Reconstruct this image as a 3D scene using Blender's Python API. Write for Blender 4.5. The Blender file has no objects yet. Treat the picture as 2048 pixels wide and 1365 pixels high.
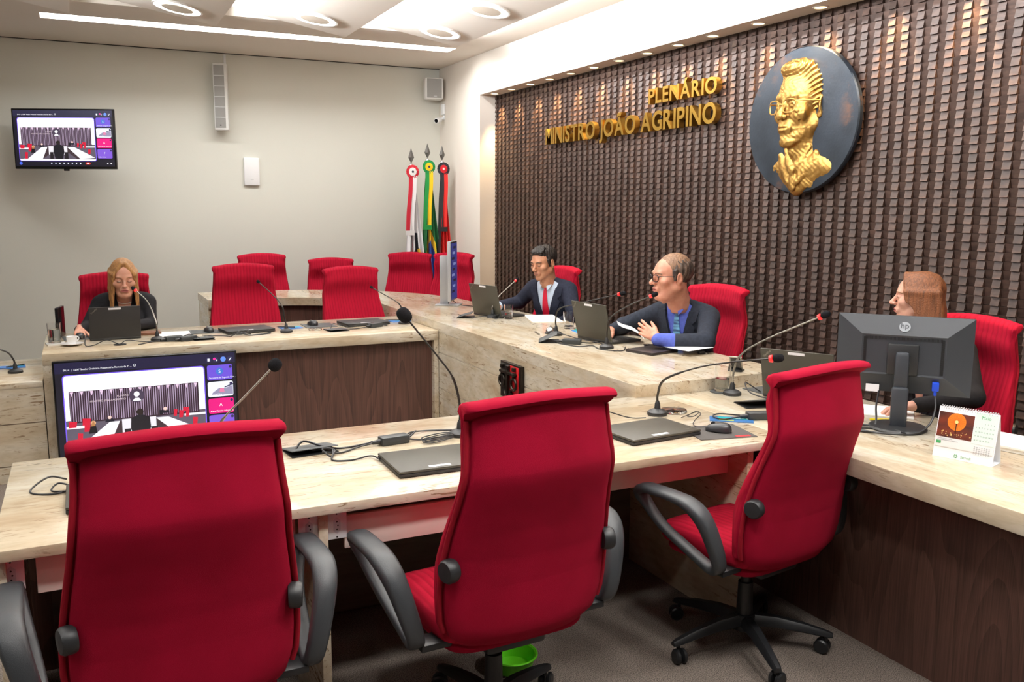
import bpy, bmesh, math, random
import numpy as np
from mathutils import Vector, Matrix
random.seed(7)
np.random.seed(7)
SC = bpy.context.scene
COL = SC.collection
PI = math.pi
R = math.radians

# ------------------------------------------------------------------ camera
cam_data = bpy.data.cameras.new('camera')
cam_data.sensor_width = 36.0
cam_data.lens = 1773.0 * 36.0 / 2048.0
cam_data.clip_start = 0.05
cam = bpy.data.objects.new('camera', cam_data)
COL.objects.link(cam)
_y, _p, _r = R(25.97), R(8.63), R(0.22)
_f = Vector((math.sin(_y) * math.cos(_p), math.cos(_y) * math.cos(_p), -math.sin(_p)))
_rt = Vector((math.cos(_y), -math.sin(_y), 0))
_up = _rt.cross(_f)
_rt2 = _rt * math.cos(_r) + _up * math.sin(_r)
_up2 = -_rt * math.sin(_r) + _up * math.cos(_r)
cam.matrix_world = Matrix(((_rt2.x, _up2.x, -_f.x, 0), (_rt2.y, _up2.y, -_f.y, 0), (_rt2.z, _up2.z, -_f.z, 1.63), (0, 0, 0, 1)))
SC.camera = cam

# ------------------------------------------------------------------ view, world, room lights
SC.view_settings.view_transform = 'Standard'
SC.view_settings.look = 'None'
SC.view_settings.gamma = 1.0
SC.view_settings.use_curve_mapping = False
SC.view_settings.exposure = -0.32
SC.cycles.max_bounces = 8
SC.cycles.diffuse_bounces = 5
SC.cycles.sample_clamp_indirect = 6.0
SC.cycles.caustics_reflective = False
SC.cycles.caustics_refractive = False
world = bpy.data.worlds.new('world')
SC.world = world
world.use_nodes = True
world.node_tree.nodes['Background'].inputs[0].default_value = (1, 1, 1, 1)
world.node_tree.nodes['Background'].inputs[1].default_value = 0.0

ZC = 3.178          # ceiling border height
YB = 9.8            # back wall
XW = 3.832          # right wall (plaster face)
STEPS = [-4.26, -3.18, -2.10, -1.03, 0.048, 1.126, 2.204, 3.25]   # cove steps of the saw-tooth ceiling
PZH, PZL, PY1 = 3.258, 3.086, 7.876


def lamp(name, kind, loc, direction, energy, color=(1, 1, 1), **kw):
    d = bpy.data.lights.new(name, kind)
    d.energy = energy
    d.color = color
    for k, v in kw.items():
        setattr(d, k, v)
    o = bpy.data.objects.new(name, d)
    COL.objects.link(o)
    o.location = loc
    o.rotation_mode = 'QUATERNION'
    o.rotation_quaternion = Vector(direction).to_track_quat('-Z', 'Y')
    return o


# LED strips hidden in the coves of the ceiling steps (they run along y)
COVE_E = {-3.18: 40, -2.10: 40, -1.03: 45, 0.048: 50, 1.126: 170, 2.204: 170, 3.25: 140}
for sx, en in COVE_E.items():
    UP = -0.02 if sx > 3 else 0.25
    l = lamp('cove_strip_light', 'AREA', (sx + 0.02, 4.2, 3.150), (1, 0, UP), en, (0.97, 0.985, 1.0), shape='RECTANGLE', size=0.06, size_y=7.1, spread=R(180 if sx > 3 else 112))
    l.rotation_mode = 'QUATERNION'
    # long side along world y
    zax = -Vector((1, 0, UP)).normalized()
    yax = Vector((0, 1, 0))
    xax = yax.cross(zax).normalized()
    yax = zax.cross(xax)
    l.rotation_quaternion = Matrix((xax, yax, zax)).transposed().to_quaternion()
# slot along the back wall
lamp('slot_strip_light', 'AREA', (1.66, 8.565, 3.26), (0, 0, -1), 100, (1, 1, 0.98), shape='RECTANGLE', size=3.6, size_y=0.2)
# round fittings of the panels nearer than the frame (their light only)
for px_ in (-2.65, -1.57, -0.49, 0.79, 1.85, 2.93):
    for py_ in (5.4, 4.3, 3.2, 2.1, 1.0, -0.1):
        if px_ < -2 and py_ > 4.5:
            continue
        lamp('ring_fitting_light', 'AREA', (px_, py_, 3.04), (0, 0, -1), (14.5 if px_ > 0 else 6.5) * {5.4: 0.9, 4.3: 0.8, 3.2: 0.6, 2.1: 0.35, 1.0: 1.6, -0.1: 0.4}[py_], (1, 0.98, 0.95), shape='DISK', size=0.33, spread=R(125))
# warm spots in the soffit above the tiled wall
DL = [8.484, 8.09, 7.68, 7.30, 6.915, 6.53, 6.145, 5.76, 5.375, 4.99, 4.54, 4.02, 3.55, 3.1, 2.65, 2.2, 1.75, 1.3]
for yy in DL:
    lamp('soffit_spot_light', 'SPOT', (3.925, yy, 2.755), (0.15, 0, -1), 130, (1.0, 0.66, 0.32), spot_size=R(58), spot_blend=0.6, shadow_soft_size=0.03)


# ------------------------------------------------------------------ materials
def lin(c):
    c = c / 255.0
    return c / 12.92 if c <= 0.04045 else ((c + 0.055) / 1.055) ** 2.4


def S(r, g, b):
    return (lin(r), lin(g), lin(b), 1.0)


MATS = {}


def mat(name, rgb, rough=0.5, metal=0.0, bump=0.0, bscale=200.0, var=None, vscale=(8, 8, 8), sheen=0.0, spec=0.5, coat=0.0, rand=0.0, aniso_wave=None):
    """plain principled material with optional noise bump / colour variation (object space)"""
    if name in MATS:
        return MATS[name]
    m = bpy.data.materials.new(name)
    m.use_nodes = True
    nt = m.node_tree
    b = nt.nodes['Principled BSDF']
    b.inputs['Base Color'].default_value = S(*rgb)
    b.inputs['Roughness'].default_value = rough
    b.inputs['Metallic'].default_value = metal
    b.inputs['Specular IOR Level'].default_value = spec
    if sheen:
        b.inputs['Sheen Weight'].default_value = sheen
        b.inputs['Sheen Roughness'].default_value = 0.5
    if coat:
        b.inputs['Coat Weight'].default_value = coat
        b.inputs['Coat Roughness'].default_value = 0.05
    tc = nt.nodes.new('ShaderNodeTexCoord')
    col_out = None
    if var:
        mp = nt.nodes.new('ShaderNodeMapping')
        mp.inputs['Scale'].default_value = vscale
        nt.links.new(tc.outputs['Object'], mp.inputs['Vector'])
        nz = nt.nodes.new('ShaderNodeTexNoise')
        nz.inputs['Scale'].default_value = 1.0
        nz.inputs['Detail'].default_value = 6
        nt.links.new(mp.outputs[0], nz.inputs['Vector'])
        rp = nt.nodes.new('ShaderNodeValToRGB')
        rp.color_ramp.elements[0].position = 0.35
        rp.color_ramp.elements[1].position = 0.65
        rp.color_ramp.elements[0].color = S(*var)
        rp.color_ramp.elements[1].color = S(*rgb)
        nt.links.new(nz.outputs[0], rp.inputs[0])
        nt.links.new(rp.outputs[0], b.inputs['Base Color'])
        col_out = rp.outputs[0]
    hs = []
    if bump:
        nz = nt.nodes.new('ShaderNodeTexNoise')
        nz.inputs['Scale'].default_value = bscale
        nz.inputs['Detail'].default_value = 3
        nt.links.new(tc.outputs['Object'], nz.inputs['Vector'])
        bp = nt.nodes.new('ShaderNodeBump')
        bp.inputs['Strength'].default_value = bump
        bp.inputs['Distance'].default_value = 0.01
        nt.links.new(nz.outputs[0], bp.inputs['Height'])
        nt.links.new(bp.outputs[0], b.inputs['Normal'])
        hs.append(bp)
    if aniso_wave:
        # ribs: (axis, scale, strength, distance)
        ax, sc, st, di = aniso_wave
        wv = nt.nodes.new('ShaderNodeTexWave')
        wv.wave_type = 'BANDS'
        wv.bands_direction = ax
        wv.wave_profile = 'SIN'
        wv.inputs['Scale'].default_value = sc
        wv.inputs['Distortion'].default_value = 0.35
        wv.inputs['Detail'].default_value = 1.0
        wv.inputs['Detail Scale'].default_value = 3.0
        nt.links.new(tc.outputs['Object'], wv.inputs['Vector'])
        bp = nt.nodes.new('ShaderNodeBump')
        bp.inputs['Strength'].default_value = st
        bp.inputs['Distance'].default_value = di
        nt.links.new(wv.outputs[0], bp.inputs['Height'])
        rr = nt.nodes.new('ShaderNodeValToRGB')
        rr.color_ramp.elements[0].color = (0.76, 0.7, 0.7, 1)  # shade in the rib grooves, put into the fabric colour
        rr.color_ramp.elements[1].color = (1, 1, 1, 1)
        rr.color_ramp.elements[1].position = 0.30
        nt.links.new(wv.outputs[0], rr.inputs[0])
        mu = nt.nodes.new('ShaderNodeMixRGB')
        mu.blend_type = 'MULTIPLY'
        mu.inputs[0].default_value = 1.0
        mu.inputs[1].default_value = S(*rgb)
        nt.links.new(rr.outputs[0], mu.inputs[2])
        nt.links.new(mu.outputs[0], b.inputs['Base Color'])
        if hs:
            nt.links.new(hs[0].outputs[0], bp.inputs['Normal'])
        nt.links.new(bp.outputs[0], b.inputs['Normal'])
    if rand:
        geo = nt.nodes.new('ShaderNodeNewGeometry')
        mr = nt.nodes.new('ShaderNodeMapRange')
        mr.inputs['To Min'].default_value = 1 - rand
        mr.inputs['To Max'].default_value = 1 + rand
        nt.links.new(geo.outputs['Random Per Island'], mr.inputs['Value'])
        mx = nt.nodes.new('ShaderNodeHueSaturation')
        nt.links.new(mr.outputs[0], mx.inputs['Value'])
        if col_out:
            nt.links.new(col_out, mx.inputs['Color'])
        else:
            mx.inputs['Color'].default_value = S(*rgb)
        nt.links.new(mx.outputs[0], b.inputs['Base Color'])
    MATS[name] = m
    return m


def emis(name, rgb, strength=1.0):
    if name in MATS:
        return MATS[name]
    m = bpy.data.materials.new(name)
    m.use_nodes = True
    b = m.node_tree.nodes['Principled BSDF']
    b.inputs['Base Color'].default_value = (0.02, 0.02, 0.02, 1)
    b.inputs['Roughness'].default_value = 0.25
    b.inputs['Emission Color'].default_value = S(*rgb)
    b.inputs['Emission Strength'].default_value = strength
    MATS[name] = m
    return m


def glass(name, rgb=(255, 255, 255), rough=0.0, ior=1.45):
    if name in MATS:
        return MATS[name]
    m = bpy.data.materials.new(name)
    m.use_nodes = True
    b = m.node_tree.nodes['Principled BSDF']
    b.inputs['Base Color'].default_value = S(*rgb)
    b.inputs['Roughness'].default_value = rough
    b.inputs['IOR'].default_value = ior
    b.inputs['Transmission Weight'].default_value = 1.0
    MATS[name] = m
    return m


def travertine(name, along='X', seed=0.0):
    if name in MATS:
        return MATS[name]
    m = bpy.data.materials.new(name)
    m.use_nodes = True
    nt = m.node_tree
    N = nt.nodes.new
    L = nt.links.new
    b = nt.nodes['Principled BSDF']
    b.inputs['Roughness'].default_value = 0.16
    tc = N('ShaderNodeTexCoord')

    def noise(sc, detail, dist=0.0, rough=0.55):
        mp = N('ShaderNodeMapping')
        s = {'X': (sc[0], sc[1], sc[1]), 'Y': (sc[1], sc[0], sc[1]), 'Z': (sc[1], sc[1], sc[0])}[along]
        mp.inputs['Scale'].default_value = s
        mp.inputs['Location'].default_value = (seed, seed * 1.7, seed * 0.3)
        L(tc.outputs['Object'], mp.inputs['Vector'])
        n = N('ShaderNodeTexNoise')
        n.inputs['Scale'].default_value = 1.0
        n.inputs['Detail'].default_value = detail
        n.inputs['Roughness'].default_value = rough
        n.inputs['Distortion'].default_value = dist
        L(mp.outputs[0], n.inputs['Vector'])
        return n

    def ramp(src, stops):
        r = N('ShaderNodeValToRGB')
        e = r.color_ramp.elements
        e[0].position, e[0].color = stops[0]
        e[1].position, e[1].color = stops[-1]
        for p, c in stops[1:-1]:
            x = e.new(p)
            x.color = c
        L(src, r.inputs[0])
        return r
    base = ramp(noise((2.0, 6.0), 5, 0.6).outputs[0], [(0.30, S(188, 168, 140)), (0.48, S(204, 190, 165)), (0.62, S(214, 206, 189)), (0.75, S(197, 180, 153))])
    fine = ramp(noise((14, 40), 6, 0.3).outputs[0], [(0.3, (0.80, 0.78, 0.74, 1)), (0.6, (1, 1, 1, 1))])
    mul = N('ShaderNodeMixRGB')
    mul.blend_type = 'MULTIPLY'
    mul.inputs[0].default_value = 0.8
    L(base.outputs[0], mul.inputs[1])
    L(fine.outputs[0], mul.inputs[2])
    streak = ramp(noise((9, 62), 4, 1.2, 0.6).outputs[0], [(0.585, (0, 0, 0, 1)), (0.635, (1, 1, 1, 1))])
    mask2 = ramp(noise((1.6, 2.2), 2).outputs[0], [(0.38, (0, 0, 0, 1)), (0.55, (1, 1, 1, 1))])
    mm = N('ShaderNodeMixRGB')
    mm.blend_type = 'MULTIPLY'
    mm.inputs[0].default_value = 1
    L(streak.outputs[0], mm.inputs[1])
    L(mask2.outputs[0], mm.inputs[2])
    mix = N('ShaderNodeMixRGB')
    L(mm.outputs[0], mix.inputs[0])
    L(mul.outputs[0], mix.inputs[1])
    mix.inputs[2].default_value = S(142, 119, 94)
    L(mix.outputs[0], b.inputs['Base Color'])
    MATS[name] = m
    return m


def wood(name, light, dark, axis='Z', rough=0.35, seed=0.0):
    if name in MATS:
        return MATS[name]
    m = bpy.data.materials.new(name)
    m.use_nodes = True
    nt = m.node_tree
    N = nt.nodes.new
    L = nt.links.new
    b = nt.nodes['Principled BSDF']
    b.inputs['Roughness'].default_value = rough
    tc = N('ShaderNodeTexCoord')
    mp = N('ShaderNodeMapping')
    k = 3.0
    mp.inputs['Scale'].default_value = (k, k, 0.42) if axis == 'Z' else (0.42, k, k)
    mp.inputs['Location'].default_value = (seed, seed, seed)
    L(tc.outputs['Object'], mp.inputs['Vector'])
    n1 = N('ShaderNodeTexNoise')
    n1.inputs['Scale'].default_value = 1.3
    n1.inputs['Detail'].default_value = 1.5
    L(mp.outputs[0], n1.inputs['Vector'])
    mu = N('ShaderNodeMath')
    mu.operation = 'MULTIPLY'
    mu.inputs[1].default_value = 15.0
    L(n1.outputs[0], mu.inputs[0])
    fr = N('ShaderNodeMath')
    fr.operation = 'FRACT'
    L(mu.outputs[0], fr.inputs[0])
    mp2 = N('ShaderNodeMapping')
    mp2.inputs['Scale'].default_value = (160, 160, 3.0) if axis == 'Z' else (3.0, 160, 160)
    L(tc.outputs['Object'], mp2.inputs['Vector'])
    n2 = N('ShaderNodeTexNoise')
    n2.inputs['Scale'].default_value = 1.0
    n2.inputs['Detail'].default_value = 3
    L(mp2.outputs[0], n2.inputs['Vector'])
    ad = N('ShaderNodeMath')
    ad.operation = 'MULTIPLY_ADD'
    ad.inputs[1].default_value = 0.28
    L(fr.outputs[0], ad.inputs[0])
    L(n2.outputs[0], ad.inputs[2])
    rp = N('ShaderNodeValToRGB')
    rp.color_ramp.elements[0].position = 0.32
    rp.color_ramp.elements[1].position = 0.90
    rp.color_ramp.elements[0].color = S(*dark)
    rp.color_ramp.elements[1].color = S(*light)
    L(ad.outputs[0], rp.inputs[0])
    L(rp.outputs[0], b.inputs['Base Color'])
    MATS[name] = m
    return m


def carpet():
    m = bpy.data.materials.new('carpet')
    m.use_nodes = True
    nt = m.node_tree
    N = nt.nodes.new
    L = nt.links.new
    b = nt.nodes['Principled BSDF']
    b.inputs['Roughness'].default_value = 0.95
    b.inputs['Specular IOR Level'].default_value = 0.1
    tc = N('ShaderNodeTexCoord')
    n = N('ShaderNodeTexNoise')
    n.inputs['Scale'].default_value = 260
    n.inputs['Detail'].default_value = 4
    n.inputs['Roughness'].default_value = 0.7
    L(tc.outputs['Object'], n.inputs['Vector'])
    rp = N('ShaderNodeValToRGB')
    e = rp.color_ramp.elements
    e[0].position, e[0].color = 0.36, S(48, 42, 39)
    e[1].position, e[1].color = 0.62, S(160, 149, 138)
    L(n.outputs[0], rp.inputs[0])
    n3 = N('ShaderNodeTexNoise')
    n3.inputs['Scale'].default_value = 5
    L(tc.outputs['Object'], n3.inputs['Vector'])
    r3 = N('ShaderNodeValToRGB')
    r3.color_ramp.elements[0].color = (0.85, 0.8, 0.8, 1)
    r3.color_ramp.elements[1].color = (1, 1, 1, 1)
    L(n3.outputs[0], r3.inputs[0])
    mx = N('ShaderNodeMixRGB')
    mx.blend_type = 'MULTIPLY'
    mx.inputs[0].default_value = 1
    L(rp.outputs[0], mx.inputs[1])
    L(r3.outputs[0], mx.inputs[2])
    L(mx.outputs[0], b.inputs['Base Color'])
    bp = N('ShaderNodeBump')
    bp.inputs['Strength'].default_value = 0.6
    bp.inputs['Distance'].default_value = 0.01
    L(n.outputs[0], bp.inputs['Height'])
    L(bp.outputs[0], b.inputs['Normal'])
    MATS['carpet'] = m
    return m


# ------------------------------------------------------------------ mesh builder
_boxcache = {}


def bevel_box(sx, sy, sz, bev, seg=2):
    key = (round(sx, 5), round(sy, 5), round(sz, 5), round(bev, 5), seg)
    if key not in _boxcache:
        bm = bmesh.new()
        bmesh.ops.create_cube(bm, size=1.0)
        for v in bm.verts:
            v.co.x *= sx
            v.co.y *= sy
            v.co.z *= sz
        if bev > 0:
            bmesh.ops.bevel(bm, geom=bm.edges[:], offset=min(bev, 0.49 * min(sx, sy, sz)), segments=seg, profile=0.5, affect='EDGES')
        bm.verts.index_update()
        _boxcache[key] = ([tuple(v.co) for v in bm.verts], [tuple(v.index for v in f.verts) for f in bm.faces])
        bm.free()
    return _boxcache[key]


def rotz(a):
    return Matrix.Rotation(a, 4, 'Z')


def T(x, y, z):
    return Matrix.Translation((x, y, z))


class MB:
    def __init__(s):
        s.v, s.f, s.m = [], [], []

    def add(s, verts, faces, mi=0, M=None):
        o = len(s.v)
        if M is not None:
            verts = [tuple(M @ Vector(p)) for p in verts]
        s.v.extend([tuple(map(float, p)) for p in verts])
        s.f.extend([tuple(int(i) + o for i in f) for f in faces])
        s.m.extend([mi] * len(faces))
        return s

    def box(s, c, size, mi=0, bev=0.0, M=None, seg=2):
        v, f = bevel_box(size[0], size[1], size[2], bev, seg)
        v = [(p[0] + c[0], p[1] + c[1], p[2] + c[2]) for p in v]
        return s.add(v, f, mi, M)

    def bx(s, x0, x1, y0, y1, z0, z1, mi=0, bev=0.0, M=None):
        return s.box(((x0 + x1) / 2, (y0 + y1) / 2, (z0 + z1) / 2), (abs(x1 - x0), abs(y1 - y0), abs(z1 - z0)), mi, bev, M)

    def lathe(s, prof, n=24, c=(0, 0, 0), mi=0, M=None, capb=True, capt=True):
        v, f = [], []
        k = len(prof)
        for i in range(n):
            a = 2 * PI * i / n
            for r, z in prof:
                v.append((c[0] + r * math.cos(a), c[1] + r * math.sin(a), c[2] + z))
        for i in range(n):
            j = (i + 1) % n
            for q in range(k - 1):
                f.append((i * k + q, j * k + q, j * k + q + 1, i * k + q + 1))
        if capb and prof[0][0] > 1e-6:
            f.append(tuple(i * k for i in reversed(range(n))))
        if capt and prof[-1][0] > 1e-6:
            f.append(tuple(i * k + k - 1 for i in range(n)))
        return s.add(v, f, mi, M)

    def cyl(s, p0, p1, r0, r1=None, n=16, mi=0, M=None):
        r1 = r0 if r1 is None else r1
        return s.tube([p0, p1], [r0, r1], n, mi, M)

    def tube(s, pts, r, n=8, mi=0, M=None, closed=False, caps=True, flat=1.0):
        P = [Vector(p) for p in pts]
        k = len(P)
        if not isinstance(r, (list, tuple)):
            r = [r] * k
        v, f = [], []
        prev = None
        for i in range(k):
            if closed:
                t = P[(i + 1) % k] - P[i - 1]
            else:
                t = P[min(i + 1, k - 1)] - P[max(i - 1, 0)]
            if t.length < 1e-9:
                t = Vector((0, 0, 1))
            t.normalize()
            if prev is None:
                a = Vector((0, 0, 1)) if abs(t.z) < 0.9 else Vector((1, 0, 0))
                u = t.cross(a).normalized()
            else:
                u = (prev - t * prev.dot(t)).normalized()
            prev = u
            w = t.cross(u)
            for q in range(n):
                an = 2 * PI * q / n
                v.append(P[i] + u * (r[i] * math.cos(an)) + w * (r[i] * flat * math.sin(an)))
        m = k if closed else k - 1
        for i in range(m):
            j = (i + 1) % k
            for q in range(n):
                q2 = (q + 1) % n
                f.append((i * n + q, i * n + q2, j * n + q2, j * n + q))
        if caps and not closed:
            f.append(tuple(reversed(range(n))))
            f.append(tuple((k - 1) * n + q for q in range(n)))
        return s.add(v, f, mi, M)

    def grid(s, P, mi=0, cu=False, cv=False, M=None, flip=False):
        P = np.asarray(P, float)
        nu, nv = P.shape[:2]
        f = []
        for i in range(nu if cu else nu - 1):
            for j in range(nv if cv else nv - 1):
                a, b = i * nv + j, ((i + 1) % nu) * nv + j
                c, d = ((i + 1) % nu) * nv + (j + 1) % nv, i * nv + (j + 1) % nv
                f.append((a, d, c, b) if flip else (a, b, c, d))
        return s.add(P.reshape(-1, 3), f, mi, M)

    def poly(s, pts, mi=0, M=None):
        return s.add(pts, [tuple(range(len(pts)))], mi, M)

    def prism(s, poly, d, mi=0, M=None):
        """poly: list of (x,y); extruded z 0..d"""
        n = len(poly)
        v = [(p[0], p[1], 0) for p in poly] + [(p[0], p[1], d) for p in poly]
        f = [tuple(reversed(range(n))), tuple(range(n, 2 * n))]
        for i in range(n):
            j = (i + 1) % n
            f.append((i, j, n + j, n + i))
        return s.add(v, f, mi, M)

    def sphere(s, c, r, n=12, mi=0, M=None, sc=(1, 1, 1)):
        pr = [(math.sin(PI * i / n), -math.cos(PI * i / n)) for i in range(n + 1)]
        v, f = [], []
        m = 2 * n
        for i in range(n + 1):
            for j in range(m):
                a = 2 * PI * j / m
                v.append((c[0] + r * sc[0] * pr[i][0] * math.cos(a), c[1] + r * sc[1] * pr[i][0] * math.sin(a), c[2] + r * sc[2] * pr[i][1]))
        for i in range(n):
            for j in range(m):
                k = (j + 1) % m
                f.append((i * m + j, i * m + k, (i + 1) * m + k, (i + 1) * m + j))
        return s.add(v, f, mi, M)

    def mesh(s, name, mats, smooth=35.0):
        me = bpy.data.meshes.new(name)
        me.from_pydata(s.v, [], s.f)
        if not isinstance(mats, (list, tuple)):
            mats = [mats]
        for m in mats:
            me.materials.append(m)
        if len(mats) > 1:
            me.polygons.foreach_set('material_index', s.m)
        me.validate(verbose=False)
        if smooth:
            me.polygons.foreach_set('use_smooth', [True] * len(me.polygons))
            me.set_sharp_from_angle(angle=R(smooth))
        me.update()
        return me

    def build(s, name, mats, parent=None, smooth=35.0, label=None):
        o = bpy.data.objects.new(name, s.mesh(name, mats, smooth))
        COL.objects.link(o)
        if parent:
            o.parent = parent
        if label:
            o['label'] = label
        return o


def tag(o, label, cat, group=None):
    o['label'] = label
    o['category'] = cat
    if group:
        o['group'] = group
    return o


def thing(name, label, cat, loc=(0, 0, 0), rz=0.0, group=None):
    o = bpy.data.objects.new(name, None)
    COL.objects.link(o)
    o.empty_display_size = 0.1
    o.location = loc
    o.rotation_euler = (0, 0, rz)
    return tag(o, label, cat, group)


def struct(name, mb, mats, smooth=35.0):
    o = mb.build(name, mats, None, smooth)
    o['kind'] = 'structure'
    return o


def children(o):
    return [c for c in o.children]


def dup(root, loc, rz, label, group=None):
    r = root.copy()
    COL.objects.link(r)
    r.location = loc
    r.rotation_euler = (0, 0, rz)
    r['label'] = label
    if group:
        r['group'] = group
    for ch in list(root.children):
        c = ch.copy()
        COL.objects.link(c)
        c.parent = r
        for g in list(ch.children):
            d = g.copy()
            COL.objects.link(d)
            d.parent = c
    return r


_txt = {}


def _text_raw(s, res):
    c = bpy.data.curves.new('lettering', 'FONT')
    c.body = s
    c.resolution_u = res
    o = bpy.data.objects.new('lettering', c)
    COL.objects.link(o)
    dg = bpy.context.evaluated_depsgraph_get()
    dg.update()
    me = o.evaluated_get(dg).to_mesh()
    vs = [tuple(v.co) for v in me.vertices]
    o.evaluated_get(dg).to_mesh_clear()
    bpy.data.objects.remove(o)
    bpy.data.curves.remove(c)
    return vs


def text_geo(s, size=1.0, extrude=0.0, bold=0.0, align='LEFT', res=3):
    """lettering as plain mesh data: verts (x right, y up, z out), faces"""
    if len(s) > 1 and not extrude and not bold:
        key = (s, align, res, 'set')
        if key not in _txt:
            bar = max(p[0] for p in text_geo('|', res=res)[0])
            vs, fs, x = [], [], 0.0
            for ch in s:
                if ch != ' ':
                    v, f = text_geo(ch, res=res)
                    o = len(vs)
                    vs += [(a + x, b, c) for a, b, c in v]
                    fs += [tuple(i + o for i in q) for q in f]
                if ('adv', ch) not in _txt:
                    _txt[('adv', ch)] = max(p[0] for p in _text_raw(ch + '|', res)) - bar
                x += _txt[('adv', ch)]
            sh = {'LEFT': 0.0, 'CENTER': x / 2, 'RIGHT': x}[align]
            _txt[key] = ([(a - sh, b, c) for a, b, c in vs], fs)
        vs, fs = _txt[key]
        return [(x * size, y * size, z * size) for x, y, z in vs], fs
    key = (s, round(extrude / size, 4), round(bold / size, 4), align, res)
    if key not in _txt:
        c = bpy.data.curves.new('lettering', 'FONT')
        c.body = s
        c.size = 1.0
        c.extrude = extrude / size
        c.offset = bold / size
        c.align_x = align
        c.resolution_u = res
        c.fill_mode = 'BOTH' if extrude else 'FRONT'
        o = bpy.data.objects.new('lettering', c)
        COL.objects.link(o)
        dg = bpy.context.evaluated_depsgraph_get()
        dg.update()
        me = o.evaluated_get(dg).to_mesh()
        vs = [tuple(v.co) for v in me.vertices]
        fs = [tuple(p.vertices) for p in me.polygons]
        o.evaluated_get(dg).to_mesh_clear()
        bpy.data.objects.remove(o)
        bpy.data.curves.remove(c)
        _txt[key] = (vs, fs)
    vs, fs = _txt[key]
    return [(x * size, y * size, z * size) for x, y, z in vs], fs


# ================================================================== the room
plaster = mat('plaster', (219, 219, 210), 0.85, bump=0.05, bscale=90)
plaster_r = mat('plaster_cream', (222, 214, 204), 0.8, bump=0.05, bscale=90)
ceil_m = mat('ceiling_paint', (224, 217, 208), 0.85, bump=0.03, bscale=60)
dark_gap = mat('shadow_gap', (40, 36, 32), 0.9)
carpet()
x_l, y_f = -6.0, -9.0
struct('floor', MB().bx(x_l, 4.6, y_f, YB + 0.1, -0.1, 0), MATS['carpet'])
struct('wall_back', MB().bx(x_l, XW, YB, YB + 0.12, 0, 3.6), plaster)
struct('wall_left', MB().bx(x_l - 0.12, x_l, y_f, YB + 0.12, 0, 3.6), plaster)
struct('wall_front', MB().bx(x_l, 4.6, y_f - 0.12, y_f, 0, 3.6), mat('far_wall', (150, 128, 108), 0.7))
# right wall: corner pier, header above the tiled recess, back of the recess
Y_OP, Z_OP = 8.652, 2.774
w = MB()
w.bx(XW, 4.4, Y_OP, YB + 0.12, 0, 3.6)
w.bx(XW, 4.4, y_f, Y_OP, Z_OP, 3.6)
w.bx(4.2, 4.4, y_f, Y_OP, 0, Z_OP)
struct('wall_right', w, plaster_r)
struct('trim_1', MB().bx(x_l, XW, YB - 0.012, YB, ZC - 0.006, ZC), dark_gap)     # thin shadow joint under the ceiling

# ceiling: flat border, slot along the back wall, saw-tooth panels
SX0, SX1, SY0, SY1 = -0.17, 3.49, 8.45, 8.685
c = MB()
t = 0.03
c.bx(x_l, XW, PY1, SY0, ZC, ZC + t)
c.bx(x_l, XW, SY1, YB, ZC, ZC + t)
c.bx(x_l, SX0, SY0, SY1, ZC, ZC + t)
c.bx(SX1, XW, SY0, SY1, ZC, ZC + t)
c.bx(STEPS[-1] + 0.10, XW, y_f, PY1, ZC, ZC + t)
c.bx(x_l, XW, PY1, PY1 + 0.02, ZC + t, 3.5)
c.bx(x_l, STEPS[0], y_f, PY1, ZC, ZC + t)
c.bx(x_l, XW, y_f, YB, 3.5, 3.55)
# sides of the slot
for q in ((SX0 - 0.01, SX1 + 0.01, SY0 - 0.012, SY0), (SX0 - 0.01, SX1 + 0.01, SY1, SY1 + 0.012), (SX0 - 0.012, SX0, SY0, SY1), (SX1, SX1 + 0.012, SY0, SY1)):
    c.bx(q[0], q[1], q[2], q[3], ZC + t, 3.3)
struct('ceiling', c, ceil_m)
struct('trim_2', MB().bx(SX0, SX1, SY0, SY1, 3.285, 3.3), emis('slot_light', (255, 255, 248), 3.0))
ring_white = emis('ring_light', (255, 252, 244), 14.0)
for i in range(len(STEPS) - 1):
    x0, x1 = STEPS[i], STEPS[i + 1]
    p = MB()
    e0 = 0.0 if i else 0.0
    P = [(x0 + 0.045, PZH), (x1, PZL), (x1, PZL + 0.022), (x0 + 0.045, PZH + 0.022)]
    M = Matrix(((1, 0, 0, 0), (0, 0, 1, 0), (0, 1, 0, 0), (0, 0, 0, 1)))      # (x, z) outline run along y
    v = [(a, y_f, b) for a, b in P] + [(a, PY1, b) for a, b in P]
    p.add(v, [(3, 2, 1, 0), (4, 5, 6, 7), (0, 1, 5, 4), (1, 2, 6, 5), (2, 3, 7, 6), (3, 0, 4, 7)])
    # white carrier behind the light strip
    p.bx(x1 - 0.006, x1 + 0.004, y_f, PY1, PZL + 0.02, 3.5)
    struct('ceiling', p, ceil_m, 0)

ring_inner = mat('ring_reflector', (214, 204, 190), 0.6)
trim_white = mat('white_trim', (236, 234, 230), 0.4)


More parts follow.
